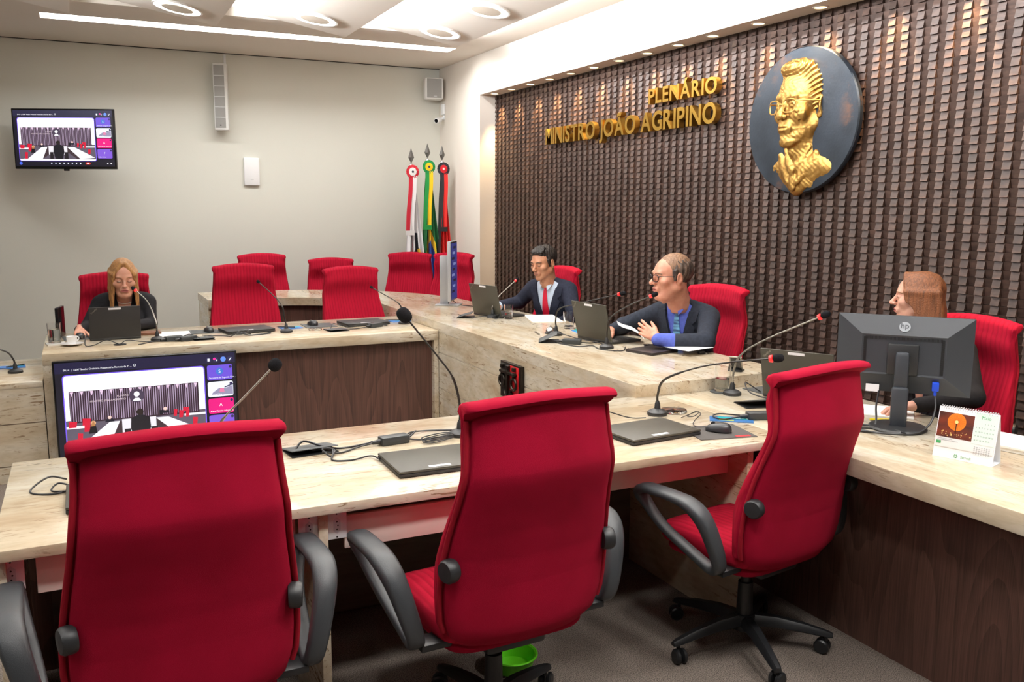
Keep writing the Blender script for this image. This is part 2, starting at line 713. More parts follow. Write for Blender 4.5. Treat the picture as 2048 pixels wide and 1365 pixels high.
def ring(x, y, label):
    i = max(k for k in range(len(STEPS)) if STEPS[k] < x)
    sl = (PZH - PZL) / (STEPS[i + 1] - STEPS[i] - 0.045)
    z = PZH - (x - STEPS[i] - 0.045) * sl
    o = thing('round_ceiling_light', label, 'ceiling light', (x, y, z), 0, 'round halo lights in the ceiling panels')
    o.rotation_euler = (0, math.atan(sl), 0)
    MB().lathe([(0.0, -0.004), (0.172, -0.004)], 48).build('glow_disc', ring_white, o)
    MB().lathe([(0.172, 0.0), (0.172, -0.012), (0.186, -0.012), (0.188, 0.0)], 48, capb=False, capt=False).build('trim_ring', trim_white, o)
    MB().lathe([(0.0, -0.017), (0.116, -0.015), (0.119, -0.011), (0.0, -0.011)], 48).build('reflector', ring_inner, o)
    return o


ring(0.80, 7.55, 'round halo ceiling light cut by the photo top, leftmost of the four')
ring(1.85, 7.49, 'round halo ceiling light above the narrow slot, second from left')
ring(2.95, 7.52, 'round halo ceiling light nearest the wall corner, lower of two on its panel')
ring(2.95, 6.53, 'round halo ceiling light at the photo top, upper of two on its panel')

# soffit with small warm downlights
spot_glow = emis('warm_spot', (255, 214, 150), 6.0)
ords = ['first', 'second', 'third', 'fourth', 'fifth', 'sixth', 'seventh', 'eighth', 'ninth', 'tenth', 'eleventh', 'twelfth']
for k in range(12):
    o = thing('recessed_downlight', 'small warm downlight in the soffit, %s counting from the corner' % ords[k], 'downlight', (3.925, DL[k], Z_OP), 0, 'warm downlights over the tiled wall')
    MB().lathe([(0.0, -0.003), (0.036, -0.003)], 20).build('lens', spot_glow, o)
    MB().lathe([(0.036, 0), (0.036, -0.006), (0.046, -0.006), (0.048, 0)], 20, capb=False, capt=False).build('bezel', trim_white, o)

# basket-weave tiled wall: every other column of wooden tiles leans out at the bottom, the others at the top
tile_m = mat('dark_wood_tile', (66, 49, 42), 0.46, var=(48, 34, 28), vscale=(20, 20, 90), rand=0.25, spec=0.4)
tw, th = 0.0459, 0.0437
tb = MB()
ncol, nrow = int((Y_OP - 0.4) / tw), int(Z_OP / th)
X_T = 4.035
for i in range(ncol):
    ya, yb = Y_OP - i * tw, Y_OP - (i + 1) * tw + 0.0012
    up = (i % 2 == 0)
    for j in range(nrow):
        z1 = Z_OP - j * th
        z0 = z1 - th + 0.0012
        jit = random.uniform(-0.0012, 0.0012)
        # outstand at the bottom / top edge of a tile
        ob, ot = (0.030, 0.019) if up else (0.008, 0.019)
        xb, xt = X_T - ob + jit, X_T - ot + jit
        xr = X_T + 0.01
        v = [(xb, ya, z0), (xb, yb, z0), (xt, yb, z1), (xt, ya, z1), (xr, ya, z0), (xr, yb, z0), (xr, yb, z1), (xr, ya, z1)]
        tb.add(v, [(0, 3, 2, 1), (0, 1, 5, 4), (3, 7, 6, 2), (0, 4, 7, 3), (1, 2, 6, 5)])
tb.bx(X_T + 0.005, 4.2, 0.4, Y_OP, 0, Z_OP)
o = struct('trim_3', tb, tile_m, 0)

# ================================================================== stone desks
stX, stY = travertine('travertine_x', 'X', 0.0), travertine('travertine_y', 'Y', 3.1)
stF = travertine('travertine_front', 'Y', 7.7)
wood_d = wood('dark_veneer', (98, 68, 58), (58, 39, 33), 'Z', 0.42)
joint = mat('pale_joint', (232, 224, 206), 0.5)
white_lam = mat('white_laminate', (226, 214, 204), 0.45)
D, B = 0.76, 0.817

# near desk (camera side) with trays and a stone leg
nd = thing('stone_desk', 'long travertine desk in front of the three nearest red chairs', 'desk', (1.07, 2.93, 0))
def loc(o, mb):
    q = o.location
    mb.v = [(a - q[0], b - q[1], c_ - q[2]) for a, b, c_ in mb.v]
    return mb
loc(nd, MB().bx(-0.25, 2.40, 2.49, 3.375, D - 0.032, D, bev=0.004)).build('desk_top', stX, nd)
loc(nd, MB().bx(-0.25, 2.28, 3.345, 3.375, 0, D - 0.032)).build('front_panel', wood_d, nd)
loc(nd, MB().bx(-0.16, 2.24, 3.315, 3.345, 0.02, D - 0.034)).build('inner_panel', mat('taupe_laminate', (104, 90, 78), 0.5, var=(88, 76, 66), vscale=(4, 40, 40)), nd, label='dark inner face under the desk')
for xx in (-0.235, 0.607, 2.24):
    loc(nd, MB().bx(xx - 0.014, xx + 0.014, 2.53, 3.315, 0, D - 0.032, bev=0.002)).build('leg', stF, nd)
for x0, x1, z0, z1, yy in ((-0.155, 0.53, 0.605, 0.716, 2.56), (0.676, 1.30, 0.592, 0.695, 2.55), (1.32, 2.225, 0.605, 0.727, 2.64)):
    tr = loc(nd, MB().bx(x0, x1, yy, yy + 0.018, z0, z1, bev=0.002).bx(x0 + 0.01, x1 - 0.01, yy + 0.018, yy + 0.42, z0 + 0.02, z0 + 0.032)).build('keyboard_tray', white_lam, nd)
wht = mat('white_plastic', (232, 234, 236), 0.35)
blk = mat('black_plastic', (34, 35, 37), 0.45, bump=0.05, bscale=400)
socket_in = mat('socket_face', (205, 210, 216), 0.4)
for sx in (-0.212, 0.567, 0.651):
    M = T(sx, 2.548, 0.672)
    q = loc(nd, MB().box((0, 0, 0), (0.062, 0.008, 0.086), 0, 0.002, M)).build('socket_plate', wht, nd)
    s = MB()
    hexa = [(0.0, 0.026), (0.011, 0.016), (0.011, -0.016), (0.0, -0.026), (-0.011, -0.016), (-0.011, 0.016)]
    v = [(x, -0.0052, z) for x, z in hexa]
    s.add([tuple(M @ Vector(p)) for p in v], [(0, 1, 2, 3, 4, 5)], 0)
    for z in (0.012, 0.0, -0.012):
        s.add([tuple(M @ Vector((0.0026 * math.cos(a) + (0.003 if z == 0 else 0), -0.0058, z + 0.0026 * math.sin(a)))) for a in np.arange(8) * PI / 4], [tuple(range(8))], 1)
    for z in (0.036, -0.036):
        s.add([tuple(M @ Vector((0.0028 * math.cos(a), -0.0050, z + 0.0028 * math.sin(a)))) for a in np.arange(8) * PI / 4], [tuple(range(8))], 1)
    loc(nd, s).build('socket_face', [socket_in, blk], q)

# right desk (in front of the tiled wall), thick edge, dark modesty panel
rd = thing('stone_desk', 'thick travertine side desk carrying the monitor and desk calendar', 'desk', (2.8, 1.6, 0))
loc(rd, MB().bx(2.401, 3.20, -0.6, 3.338, D - 0.068, D, bev=0.004)).build('desk_top', stY, rd)
loc(rd, MB().bx(2.575, 2.61, -0.5, 3.30, 0, D - 0.068)).build('modesty_panel', wood_d, rd)
loc(rd, MB().bx(2.60, 3.16, -0.6, -0.56, 0, D - 0.068)).build('end_panel', wood_d, rd)

# left desk (the blonde woman's)
ld = thing('stone_desk', 'travertine desk with dark wood front where the blonde woman sits', 'desk', (1.0, 6.25, 0))
loc(ld, MB().bx(-0.235, 2.258, 5.83, 6.74, D - 0.07, D, bev=0.004)).build('desk_top', stX, ld)
loc(ld, MB().bx(-0.145, 2.226, 5.885, 5.91, 0, D - 0.07)).build('front_panel', wood_d, ld, label='dark wood front panel')
loc(ld, MB().bx(-0.235, -0.145, 5.832, 6.70, 0, D - 0.07)).build('end_panel', stF, ld)
loc(ld, MB().bx(2.226, 2.258, 5.832, 6.70, 0, D - 0.07)).build('end_panel', stF, ld)

# lower stone desk at the far left
fl = thing('stone_desk', 'lower travertine block desk at the left edge of the photo', 'desk', (-1.4, 6.3, 0))
loc(fl, MB().bx(-2.6, -0.24, 5.83, 6.73, 0.565, 0.60, bev=0.003)).build('desk_top', stX, fl)
fb = MB()
for z0, z1 in ((0.358, 0.565), (0.105, 0.352), (0.0, 0.099)):
    fb.bx(-2.6, -0.24, 5.832, 6.70, z0, z1, 0)
fb.bx(-2.59, -0.245, 5.836, 6.69, 0.02, 0.56, 1)
loc(fl, fb).build('stone_body', [stX, mat('dark_joint', (120, 100, 84), 0.7)], fl)

# raised bench: straight in front of the tiled wall, then a quarter circle to the left
cx0, cy0, ri, ro = 1.40, 7.15, 0.862, 1.62
inner = [(2.262, 3.342)] + [(cx0 + ri * math.cos(a), cy0 + ri * math.sin(a)) for a in np.linspace(0, PI / 2, 25)] + [(0.98, cy0 + ri)]
outer = [(0.98, cy0 + ro)] + [(cx0 + ro * math.cos(a), cy0 + ro * math.sin(a)) for a in np.linspace(PI / 2, 0, 25)] + [(3.19, 4.2), (3.19, 3.342)]
bn = thing('stone_bench', 'raised curved travertine bench where the two men in suits sit', 'bench desk', (2.7, 5.0, 0))
loc(bn, MB().prism(inner + outer, 0.07, 0, T(0, 0, B - 0.07))).build('bench_top', stY, bn, 30)
fp = MB()
for z0, z1 in ((0.605, B - 0.0705), (0.349, 0.597), (0.09, 0.341)):
    fp.bx(2.262, 2.292, 3.345, 7.15, z0, z1, 0)
fp.bx(2.268, 2.292, 3.35, 7.15, 0.0, B - 0.075, 1)
fp.bx(2.275, 2.30, 3.35, 7.15, 0.0, 0.09, 1)
loc(bn, fp).build('front_panel', [stF, joint], bn)
loc(bn, MB().bx(2.30, 3.15, 3.345, 3.375, 0, B - 0.0705)).build('end_panel', stF, bn)
cp = MB()
arc = [(cx0 + (ri + 0.06) * math.cos(a), cy0 + (ri + 0.06) * math.sin(a)) for a in np.linspace(0, PI / 2, 25)] + [(1.0, cy0 + ri + 0.06)]
arc2 = [(cx0 + (ri + 0.09) * math.cos(a), cy0 + (ri + 0.09) * math.sin(a)) for a in np.linspace(0, PI / 2, 25)] + [(1.0, cy0 + ri + 0.09)]
cp.prism(arc + arc2[::-1], B - 0.07)
loc(bn, cp).build('curved_panel', wood_d, bn, label='dark wood curved panel')
loc(bn, MB().bx(0.98, 1.0, cy0 + ri + 0.03, cy0 + ro - 0.03, 0, B - 0.07)).build('end_panel', stF, bn)
# plaque on the bench front
pl = thing('emblem_plaque', 'dark metal and red emblem plaque on the stone bench front', 'plaque', (2.258, 4.615, 0.612))
bronze = mat('dark_bronze', (52, 46, 40), 0.35, 0.8)
redp = mat('plaque_red', (196, 28, 34), 0.45)
MB().bx(-0.024, 0.002, -0.14, 0.13, -0.11, 0.107, 0, 0.003).build('backing', bronze, pl)
MB().bx(-0.027, -0.0235, -0.118, -0.002, -0.10, 0.096, 0, 0.001).build('red_field', redp, pl)
MB().bx(-0.027, -0.0235, 0.002, 0.118, -0.10, 0.096, 0, 0.001).build('dark_field', mat('plaque_black', (26, 24, 24), 0.4), pl)
g = MB()
M = Matrix(((0, 0, -1, -0.027), (-1, 0, 0, 0), (0, 1, 0, 0), (0, 0, 0, 1)))
g.box((0, 0.052, 0.011), (0.20, 0.018, 0.022), 0, 0.004, M)       # beam of the scales
g.box((0, -0.01, 0.011), (0.018, 0.16, 0.022), 0, 0.004, M)
for sx in (-0.078, 0.078):
    g.tube([tuple(M @ Vector((sx + 0.034 * math.cos(a), -0.005 + 0.034 * math.sin(a), 0.012))) for a in np.linspace(0, 2 * PI, 17)[:-1]], 0.008, 8, closed=True)
    g.box((sx, 0.036, 0.010), (0.012, 0.03, 0.02), 0, 0.003, M)
    g.box((sx, 0.082, 0.010), (0.024, 0.024, 0.02), 0, 0.003, M)
    g.box((sx * 0.6, -0.075, 0.010), (0.03, 0.03, 0.02), 0, 0.003, M)
g.tube([tuple(M @ Vector((0.045 * math.cos(a), -0.045 + 0.045 * math.sin(a), 0.012))) for a in np.linspace(PI, 2 * PI, 9)], 0.009, 8)
g.box((0, 0.084, 0.010), (0.03, 0.022, 0.02), 0, 0.003, M)
g.build('raised_emblem', bronze, pl)

# ================================================================== red office chairs
red = mat('red_fabric', (154, 8, 43), 0.92, bump=0.25, bscale=900, sheen=0.0, spec=0.15, var=(144, 6, 38), vscale=(6, 6, 6))
red_rib = mat('red_ribbed_fabric', (164, 16, 44), 0.92, bump=0.25, bscale=900, sheen=0.0, spec=0.15, aniso_wave=('X', 13.0, 0.5, 0.004))
red_edge = mat('red_welt', (140, 12, 32), 0.9, bump=0.2, bscale=900, spec=0.2)
grey_pl = mat('arm_plastic', (54, 57, 60), 0.42, bump=0.12, bscale=600)
blk_base = mat('base_plastic', (26, 27, 29), 0.38)
chrome = mat('chrome', (210, 210, 212), 0.12, 1.0)
PROF = [(0.405, -0.205), (0.415, -0.230), (0.45, -0.248), (0.52, -0.256), (0.60, -0.263), (0.68, -0.274), (0.76, -0.294), (0.82, -0.313), (0.88, -0.335), (0.918, -0.348), (0.935, -0.350), (0.955, -0.348), (1.00, -0.342), (1.05, -0.335), (1.095, -0.330)]
HW = [(0.405, 0.170), (0.415, 0.200), (0.45, 0.235), (0.50, 0.252), (0.56, 0.257), (0.65, 0.256), (0.75, 0.244), (0.85, 0.229), (0.9, 0.224), (1.0, 0.212), (1.095, 0.206)]


def lerp_tab(tab, z):
    return float(np.interp(z, [a for a, b in tab], [b for a, b in tab]))


def back_point(z, t, off, wx=0.0):
    """t -1..1 across, off forward of the rear face"""
    y = lerp_tab(PROF, min(z, 1.095)) + off
    hw = lerp_tab(HW, min(z, 1.095)) + wx
    e = abs(t) ** 2.4
    return (hw * t, y + 0.045 * e, z + 0.020 * (1 - t * t) * max(0, (z - 0.85)) / 0.245)


TS = np.concatenate([[-1.0], np.linspace(-0.975, 0.975, 25), [1.0]])


def chair_parts(root, ribs=True):
    # rear shell
    zs = [p[0] for p in PROF]
    zz = sorted(set(zs + list(np.linspace(0.45, 1.08, 22))))
    P = []
    for z in zz:
        row = []
        for t_ in TS:
            edge = max(0.0, (abs(t_) - 0.93) / 0.07)
            row.append(back_point(z, t_, 0.012 * edge ** 2))
        P.append(row)
    s = MB().grid(P, flip=False)
    Pf = []
    for z in zz:
        Pf.append([back_point(z, t_, 0.030) for t_ in TS])
    s.grid(Pf, flip=True)
    # rim between the two skins
    nv = len(TS)
    n0 = len(zz) * nv
    for i in range(len(zz) - 1):
        for j, fl_ in ((0, False), (nv - 1, True)):
            a, b2 = i * nv + j, (i + 1) * nv + j
            q = (a, a + n0, b2 + n0, b2)
            s.f.append(q if not fl_ else q[::-1])
            s.m.append(0)
    for j in range(nv - 1):
        s.f.append((j, j + 1, j + 1 + n0, j + n0))
        s.m.append(0)
    s.build('back_shell', red, root, 60)
    # front cushion: a closed loop in the y-z plane for each t
    rows = []
    up = list(np.linspace(0.47, 1.075, 26))
    for t_ in TS:
        a = abs(t_)
        ear = 0.012 * max(0, (a - 0.8) / 0.2) ** 2
        loop = []
        for z in up:                                     # front face going up
            bulge = 0.018 * math.exp(-((z - 0.66) / 0.09) ** 2) - 0.010 * math.exp(-((z - 0.9) / 0.08) ** 2) + 0.016 * math.exp(-((z - 1.04) / 0.05) ** 2)
            th_ = 0.074 + bulge * (1 - 0.4 * a * a)
            th_ -= 0.020 * max(0, (z - 1.0) / 0.075) ** 1.5 if z > 1.0 else 0.0
            th_ -= 0.022 * max(0, (a - 0.9) / 0.1) ** 2
            loop.append(back_point(z, t_, th_, 0.016))
        w_t = 0.016 + ear
        for dz, off in ((1.100, 0.060), (1.117, 0.050), (1.126, 0.032), (1.128, 0.006), (1.126, -0.010), (1.120, -0.020), (1.112, -0.023), (1.106, -0.019), (1.104, -0.008), (1.094, 0.002)):
            p = back_point(1.095, t_, off, w_t)
            loop.append((p[0], p[1], p[2] + (dz - 1.095)))
        for z in reversed(up):
            loop.append(back_point(z, t_, 0.028, 0.016))
        if a > 0.999:                                    # close the ends softly
            m_ = len(loop)
            out = []
            for i_, p_ in enumerate(loop):
                if i_ < len(up):
                    q_ = loop[m_ - 1 - i_]
                elif i_ >= m_ - len(up):
                    q_ = loop[m_ - 1 - i_]
                else:
                    q_ = (p_[0], p_[1] * 0.0 + back_point(1.095, t_, 0.012)[1], loop[len(up)][2] + 0.006)
                out.append((p_[0], 0.66 * p_[1] + 0.34 * q_[1], 0.66 * p_[2] + 0.34 * q_[2]))
            loop = out
        rows.append(loop)
    cu = MB().grid(rows, cv=True)
    n = len(rows[0])
    cu.f.append(tuple(range(n)))
    cu.m.append(0)
    cu.f.append(tuple(reversed(range((len(rows) - 1) * n, len(rows) * n))))
    cu.m.append(0)
    k_ = 0
    for i in range(len(rows) - 1):
        for j in range(n):
            cu.m[k_] = 1 if len(up) + 2 <= j else 0
            k_ += 1
    cu.build('back_cushion', [red_rib, red], root, 50)
    # piping between cushion and shell
    pp = [back_point(z, -1, 0.022, 0.012) for z in np.linspace(0.47, 1.08, 20)]
    MB().tube(pp, 0.008, 8).build('piping', red_edge, root, 60)
    MB().tube([(-a, b, c) for a, b, c in pp], 0.008, 8).build('piping', red_edge, root, 60)
    # seat pad (superellipse plan, ribbed) and pan
    def pad(z0, z1, hx, y0, y1, crown, r):
        P = []
        nn = 40
        prof = [(0.0, z0, 0.90), (0.0, z0, 0.97), (0.0, z0 + r * 0.5, 1.0), (0.0, z1 - r, 1.0), (0.0, z1 - r * 0.35, 0.985), (0.0, z1, 0.94), (0.0, z1 + crown * .6, 0.7), (0.0, z1 + crown, 0.3), (0.0, z1 + crown, 0.0)]
        for _, z, k in prof:
            row = []
            for i in range(nn):
                a = 2 * PI * i / nn
                ca, sa = math.cos(a), math.sin(a)
                ex = 2 / 5.5
                x = hx * k * math.copysign(abs(ca) ** ex, ca)
                y = (y0 + y1) / 2 + (y1 - y0) / 2 * k * math.copysign(abs(sa) ** ex, sa)
                f_ = max(0, (y - (y1 - 0.16)) / 0.16)
                row.append((x, y, z - 0.03 * f_ ** 2 * (1 if z > (z0 + z1) / 2 else 0.4)))
            P.append(row)
        b_ = MB().grid(P, cv=True, flip=True)
        b_.f.append(tuple(range(nn)))
        b_.m.append(0)
        return b_
    pad(0.425, 0.500, 0.255, -0.215, 0.245, 0.012, 0.03).build('seat', red_rib, root, 50)
    pad(0.385, 0.424, 0.232, -0.195, 0.225, 0.0, 0.02).build('seat_pan', red, root, 50)
    # arm loops
    for sgn in (-1, 1):
        path = [(0.235, 0.635, 0.026, 0.018), (0.20, 0.658, 0.029, 0.017), (0.12, 0.664, 0.031, 0.016), (0.03, 0.664, 0.032, 0.016), (-0.03, 0.655, 0.032, 0.019), (-0.075, 0.625, 0.031, 0.022), (-0.105, 0.575, 0.029, 0.022), (-0.125, 0.50, 0.027, 0.021), (-0.135, 0.43, 0.025, 0.020), (-0.13, 0.385, 0.023, 0.018), (-0.10, 0.365, 0.022, 0.017), (-0.06, 0.378, 0.021, 0.015), (0.04, 0.43, 0.020, 0.014), (0.12, 0.475, 0.019, 0.014), (0.17, 0.52, 0.019, 0.014), (0.21, 0.575, 0.021, 0.015), (0.235, 0.61, 0.024, 0.017)]
        path = [(0.9 * a_ - 0.03, 0.664 - (0.664 - b_) * 0.80, c_, d_) for a_, b_, c_, d_ in path]
        k = len(path)
        rows = []
        for i in range(k):
            y, z, wx, tn = path[i]
            y2, z2 = path[(i + 1) % k][:2]
            y1_, z1_ = path[i - 1][:2]
            ty, tz = y2 - y1_, z2 - z1_
            ln = math.hypot(ty, tz)
            ny, nz = -tz / ln, ty / ln
            low = max(0.0, (0.66 - z) / 0.28)
            xc = sgn * (0.378 - 0.075 * low)
            row = []
            for q in range(12):
                a = 2 * PI * q / 12
                ca, sa = math.cos(a), math.sin(a)
                ex = 2 / 3.2
                du = 1.1 * wx * math.copysign(abs(ca) ** ex, ca)
                dn = tn * math.copysign(abs(sa) ** ex, sa)
                row.append((xc + du, y + ny * dn, z + nz * dn))
            rows.append(row)
        # smooth the loop: Catmull-Rom x3
        A = np.array(rows)
        out = []
        for i in range(k):
            p0, p1, p2, p3 = A[i - 1], A[i], A[(i + 1) % k], A[(i + 2) % k]
            for u in (0, 1 / 3, 2 / 3):
                out.append(0.5 * (2 * p1 + (p2 - p0) * u + (2 * p0 - 5 * p1 + 4 * p2 - p3) * u * u + (3 * p1 - p0 - 3 * p2 + p3) * u ** 3))
        MB().grid(np.array(out), cu=True, cv=True, flip=True).build('armrest', grey_pl, root, 60)
        # bracket from the arm foot to under the seat
        MB().bx(sgn * 0.15, sgn * 0.305, -0.155, -0.085, 0.405, 0.425, 0, 0.003).build('arm_bracket', blk_base, root)
        # round back-height knob
        kb = MB().lathe([(0.0, 0), (0.030, 0.0), (0.033, 0.006), (0.033, 0.026), (0.028, 0.034), (0.0, 0.036)], 24, M=T(sgn * 0.240, -0.228, 0.665) @ Matrix.Rotation(sgn * PI / 2, 4, 'Y') @ Matrix.Rotation(0.25, 4, 'X'))
        kb.build('adjuster_knob', blk, root)
    MB().box((0, -0.02, 0.362), (0.20, 0.26, 0.045), 0, 0.012).tube([(0.08, 0.02, 0.345), (0.20, 0.03, 0.335), (0.27, 0.03, 0.315)], [0.006, 0.006, 0.008], 8).build('tilt_mechanism', blk_base, root)
    MB().cyl((0, 0, 0.20), (0, 0, 0.345), 0.018).lathe([(0.0, 0.10), (0.034, 0.10), (0.03, 0.15), (0.027, 0.26), (0.0, 0.26)], 20).build('gas_column', blk_base, root)
    MB().lathe([(0.0, 0.075), (0.045, 0.075), (0.05, 0.10), (0.04, 0.135), (0.0, 0.135)], 20).build('base_hub', blk_base, root)
    for i in range(5):
        a = 2 * PI * i / 5 + 0.45
        M = rotz(a)
        rows = []
        for u, z, w_, h_ in ((0.03, 0.112, 0.030, 0.022), (0.12, 0.110, 0.026, 0.020), (0.22, 0.095, 0.022, 0.016), (0.30, 0.078, 0.018, 0.011), (0.318, 0.074, 0.012, 0.008)):
            rows.append([(u, w_ * cc, z + h_ * dd) for cc, dd in ((-1, -0.6), (-0.8, 0.4), (-0.45, 1), (0.45, 1), (0.8, 0.4), (1, -0.6), (0.7, -1), (-0.7, -1))])
        lg = MB().grid(rows, cv=True, M=M)
        lg.f.append(tuple(len(lg.v) - 8 + q for q in range(8)))
        lg.m.append(0)
        lgo = lg.build('base_leg', blk_base, root, 40)
        Mc = M @ T(0.295, 0, 0) @ rotz(0.6 * i + 0.3)
        cs = MB().cyl((0, 0, 0.05), (0, 0, 0.072), 0.007, M=Mc)
        for sg in (-1, 1):
            cs.lathe([(0.0, 0.003), (0.018, 0.003), (0.0275, 0.008), (0.0275, 0.017), (0.022, 0.022), (0.0, 0.022)], 20, M=Mc @ T(0.012, 0, 0.0275) @ Matrix.Rotation(-sg * PI / 2, 4, 'X'))
        cs.build('caster', blk_base, lgo)


G = 'red office chairs around the stone desks'
chair0 = thing('office_chair', 'nearest red office chair seen from behind, at left in front of the low television', 'chair', (0.170, 2.35, 0), R(2), G)
chair_parts(chair0)
CH = [
    (1.080, 2.34, 3, 1, 'red office chair seen from behind, middle of the three at the near desk'),
    (2.155, 2.43, 9, 0.98, 'red office chair seen from behind, nearest the monitor, star base showing'),
    (0.20, 6.80, 176, 1, 'red office chair the blonde woman in black sits on'),
    (1.13, 6.90, 176, 1.03, 'empty red office chair beside the blonde woman at the wood fronted desk'),
    (2.00, 6.78, 186, 1, 'empty red office chair at the wood fronted desk, next to the raised bench'),
    (1.62, 8.82, 176, 1.01, 'empty red chair by the back wall, leftmost behind the curved bench'),
    (2.33, 8.90, 174, 0.955, 'lower empty red chair by the back wall, second behind the curved bench'),
    (3.03, 8.75, 150, 1, 'empty red chair in front of the white flag'),
    (3.10, 8.02, 121, 1.03, 'empty red chair behind the edge-on monitor, under the red flag'),
    (3.30, 6.36, 100, 1, 'red office chair of the man with the red tie'),
    (3.36, 4.43, 98, 1, 'red office chair of the man with glasses'),
    (3.38, 2.68, 96, 1, 'red office chair behind the black monitor, woman with brown hair on it'),
]
chairs = [chair0]
for x, y, a, sz, lab in CH:
    q = dup(chair0, (x, y, 0), R(a), lab, G)
    q.scale = (1, 1, sz)
    chairs.append(q)
for ch in list(chairs[5].children):          # no arm on the side that touches the raised bench
    if ch.name.split('.')[0] in ('armrest', 'arm_bracket') and sum(v.co.x for v in ch.data.vertices) < 0:
        bpy.data.objects.remove(ch)


# ================================================================== small builders
def crv(pts, n=6):
    P = [Vector(p) for p in pts]
    if len(P) < 3:
        return P
    Q = [P[0] * 2 - P[1]] + P + [P[-1] * 2 - P[-2]]
    out = []
    for i in range(1, len(Q) - 2):
        p0, p1, p2, p3 = Q[i - 1:i + 3]
        for k in range(n):
            u = k / n
            out.append(0.5 * (2 * p1 + (p2 - p0) * u + (2 * p0 - 5 * p1 + 4 * p2 - p3) * u * u + (3 * p1 - p0 - 3 * p2 + p3) * u ** 3))
    out.append(P[-1])
    return out


mic_m = mat('mic_metal', (58, 56, 54), 0.35, 0.7)
steel = mat('brushed_steel', (150, 146, 138), 0.3, 0.9)
foam = mat('foam_windscreen', (30, 30, 33), 1.0, bump=0.6, bscale=700, spec=0.1)
red_led = emis('red_ring', (255, 40, 40), 1.6)
lid_m = mat('laptop_lid_warm_reflection', (62, 60, 52), 0.45, bump=0.05, bscale=900)  # olive tint puts warm reflected light into the lid colour
lid_blk = mat('laptop_lid_black', (36, 35, 36), 0.55, bump=0.05, bscale=900)
key_m = mat('laptop_base', (38, 37, 36), 0.5)
sticker = mat('white_sticker', (238, 238, 244), 0.4)
paper = mat('paper', (244, 243, 240), 0.7)
cable_m = mat('cable_rubber', (28, 28, 32), 0.45)
flap_m = mat('flap_grey', (62, 66, 68), 0.5)
screen_blue = emis('screen_blue', (58, 66, 150), 0.7)
white_cer = mat('white_ceramic', (240, 240, 240), 0.15)
glass_m = glass('clear_glass')
water_m = glass('water', (235, 240, 240), 0.0, 1.33)
gold = mat('gold_metal', (196, 156, 74), 0.30, 1.0, bump=0.05, bscale=80)
gold_d = mat('gold_relief', (172, 134, 74), 0.46, 1.0, bump=0.35, bscale=38)


def mic(base, path, label, head=0.013, length=0.045, ring=True, metal=None, group='gooseneck microphones on the stone desks'):
    """base (x,y,z); path: world points from base to tip"""
    o = thing('gooseneck_microphone', label, 'microphone', base, 0, group)
    b = Vector(base)
    q = [Vector(p) - b for p in path]
    MB().lathe([(0.0, 0.0), (0.041, 0.0), (0.043, 0.006), (0.041, 0.014), (0.030, 0.022), (0.013, 0.028), (0.011, 0.05), (0.006, 0.062), (0.0, 0.062)], 28).build('base', blk, o)
    pts = crv([(0, 0, 0.05)] + q, 8)
    end = pts[-1]
    d = (pts[-1] - pts[-3]).normalized()
    n = len(pts)
    MB().tube(pts, [0.0052 if i < n * 0.5 else 0.0036 for i in range(n)], 8).build('gooseneck', metal or mic_m, o)
    if ring:
        MB().cyl(end - d * 0.004, end + d * 0.008, head * 0.8, head * 0.9, 14).build('light_ring', red_led, o)
    rot = d.to_track_quat('Z', 'Y').to_matrix().to_4x4()
    M = Matrix.Translation(end + d * (0.008 if ring else 0.0)) @ rot
    prof = [(0.0, 0.0)] + [(head * math.sin(PI * (i + 0.6) / 9.6) ** 0.7, length * (1 - math.cos(PI * (i + 0.6) / 9.6)) / 2) for i in range(9)] + [(0.0, length)]
    MB().lathe(prof, 18, M=M).build('windscreen', foam, o)
    return o


def laptop_closed(x, y, z, rz, label, blk_=False, w=0.33, d=0.235, group='closed laptops on the desks', badge=True, stick=True):
    o = thing('laptop', label, 'laptop', (x, y, z), R(rz), group)
    MB().box((0, 0, 0.008), (w, d, 0.012), 0, 0.003).box((0, d / 2 - 0.02, 0.0015), (w * 0.9, 0.01, 0.003)).box((0, -d / 2 + 0.02, 0.0015), (w * 0.9, 0.01, 0.003)).build('base', key_m, o)
    lid = MB().box((0, 0, 0.019), (w, d, 0.009), 0, 0.003).build('lid', lid_blk if blk_ else lid_m, o)
    if stick:
        MB().box((-0.02, -d / 2 + 0.022, 0.0239), (0.075, 0.018, 0.0006)).build('sticker', sticker, lid)
    if badge:
        v, f = text_geo('ThinkPad', 0.011)
        MB().add(v, f, 0, T(w / 2 - 0.06, -d / 2 + 0.03, 0.0238)).build('badge', steel, lid, 0)
    return o


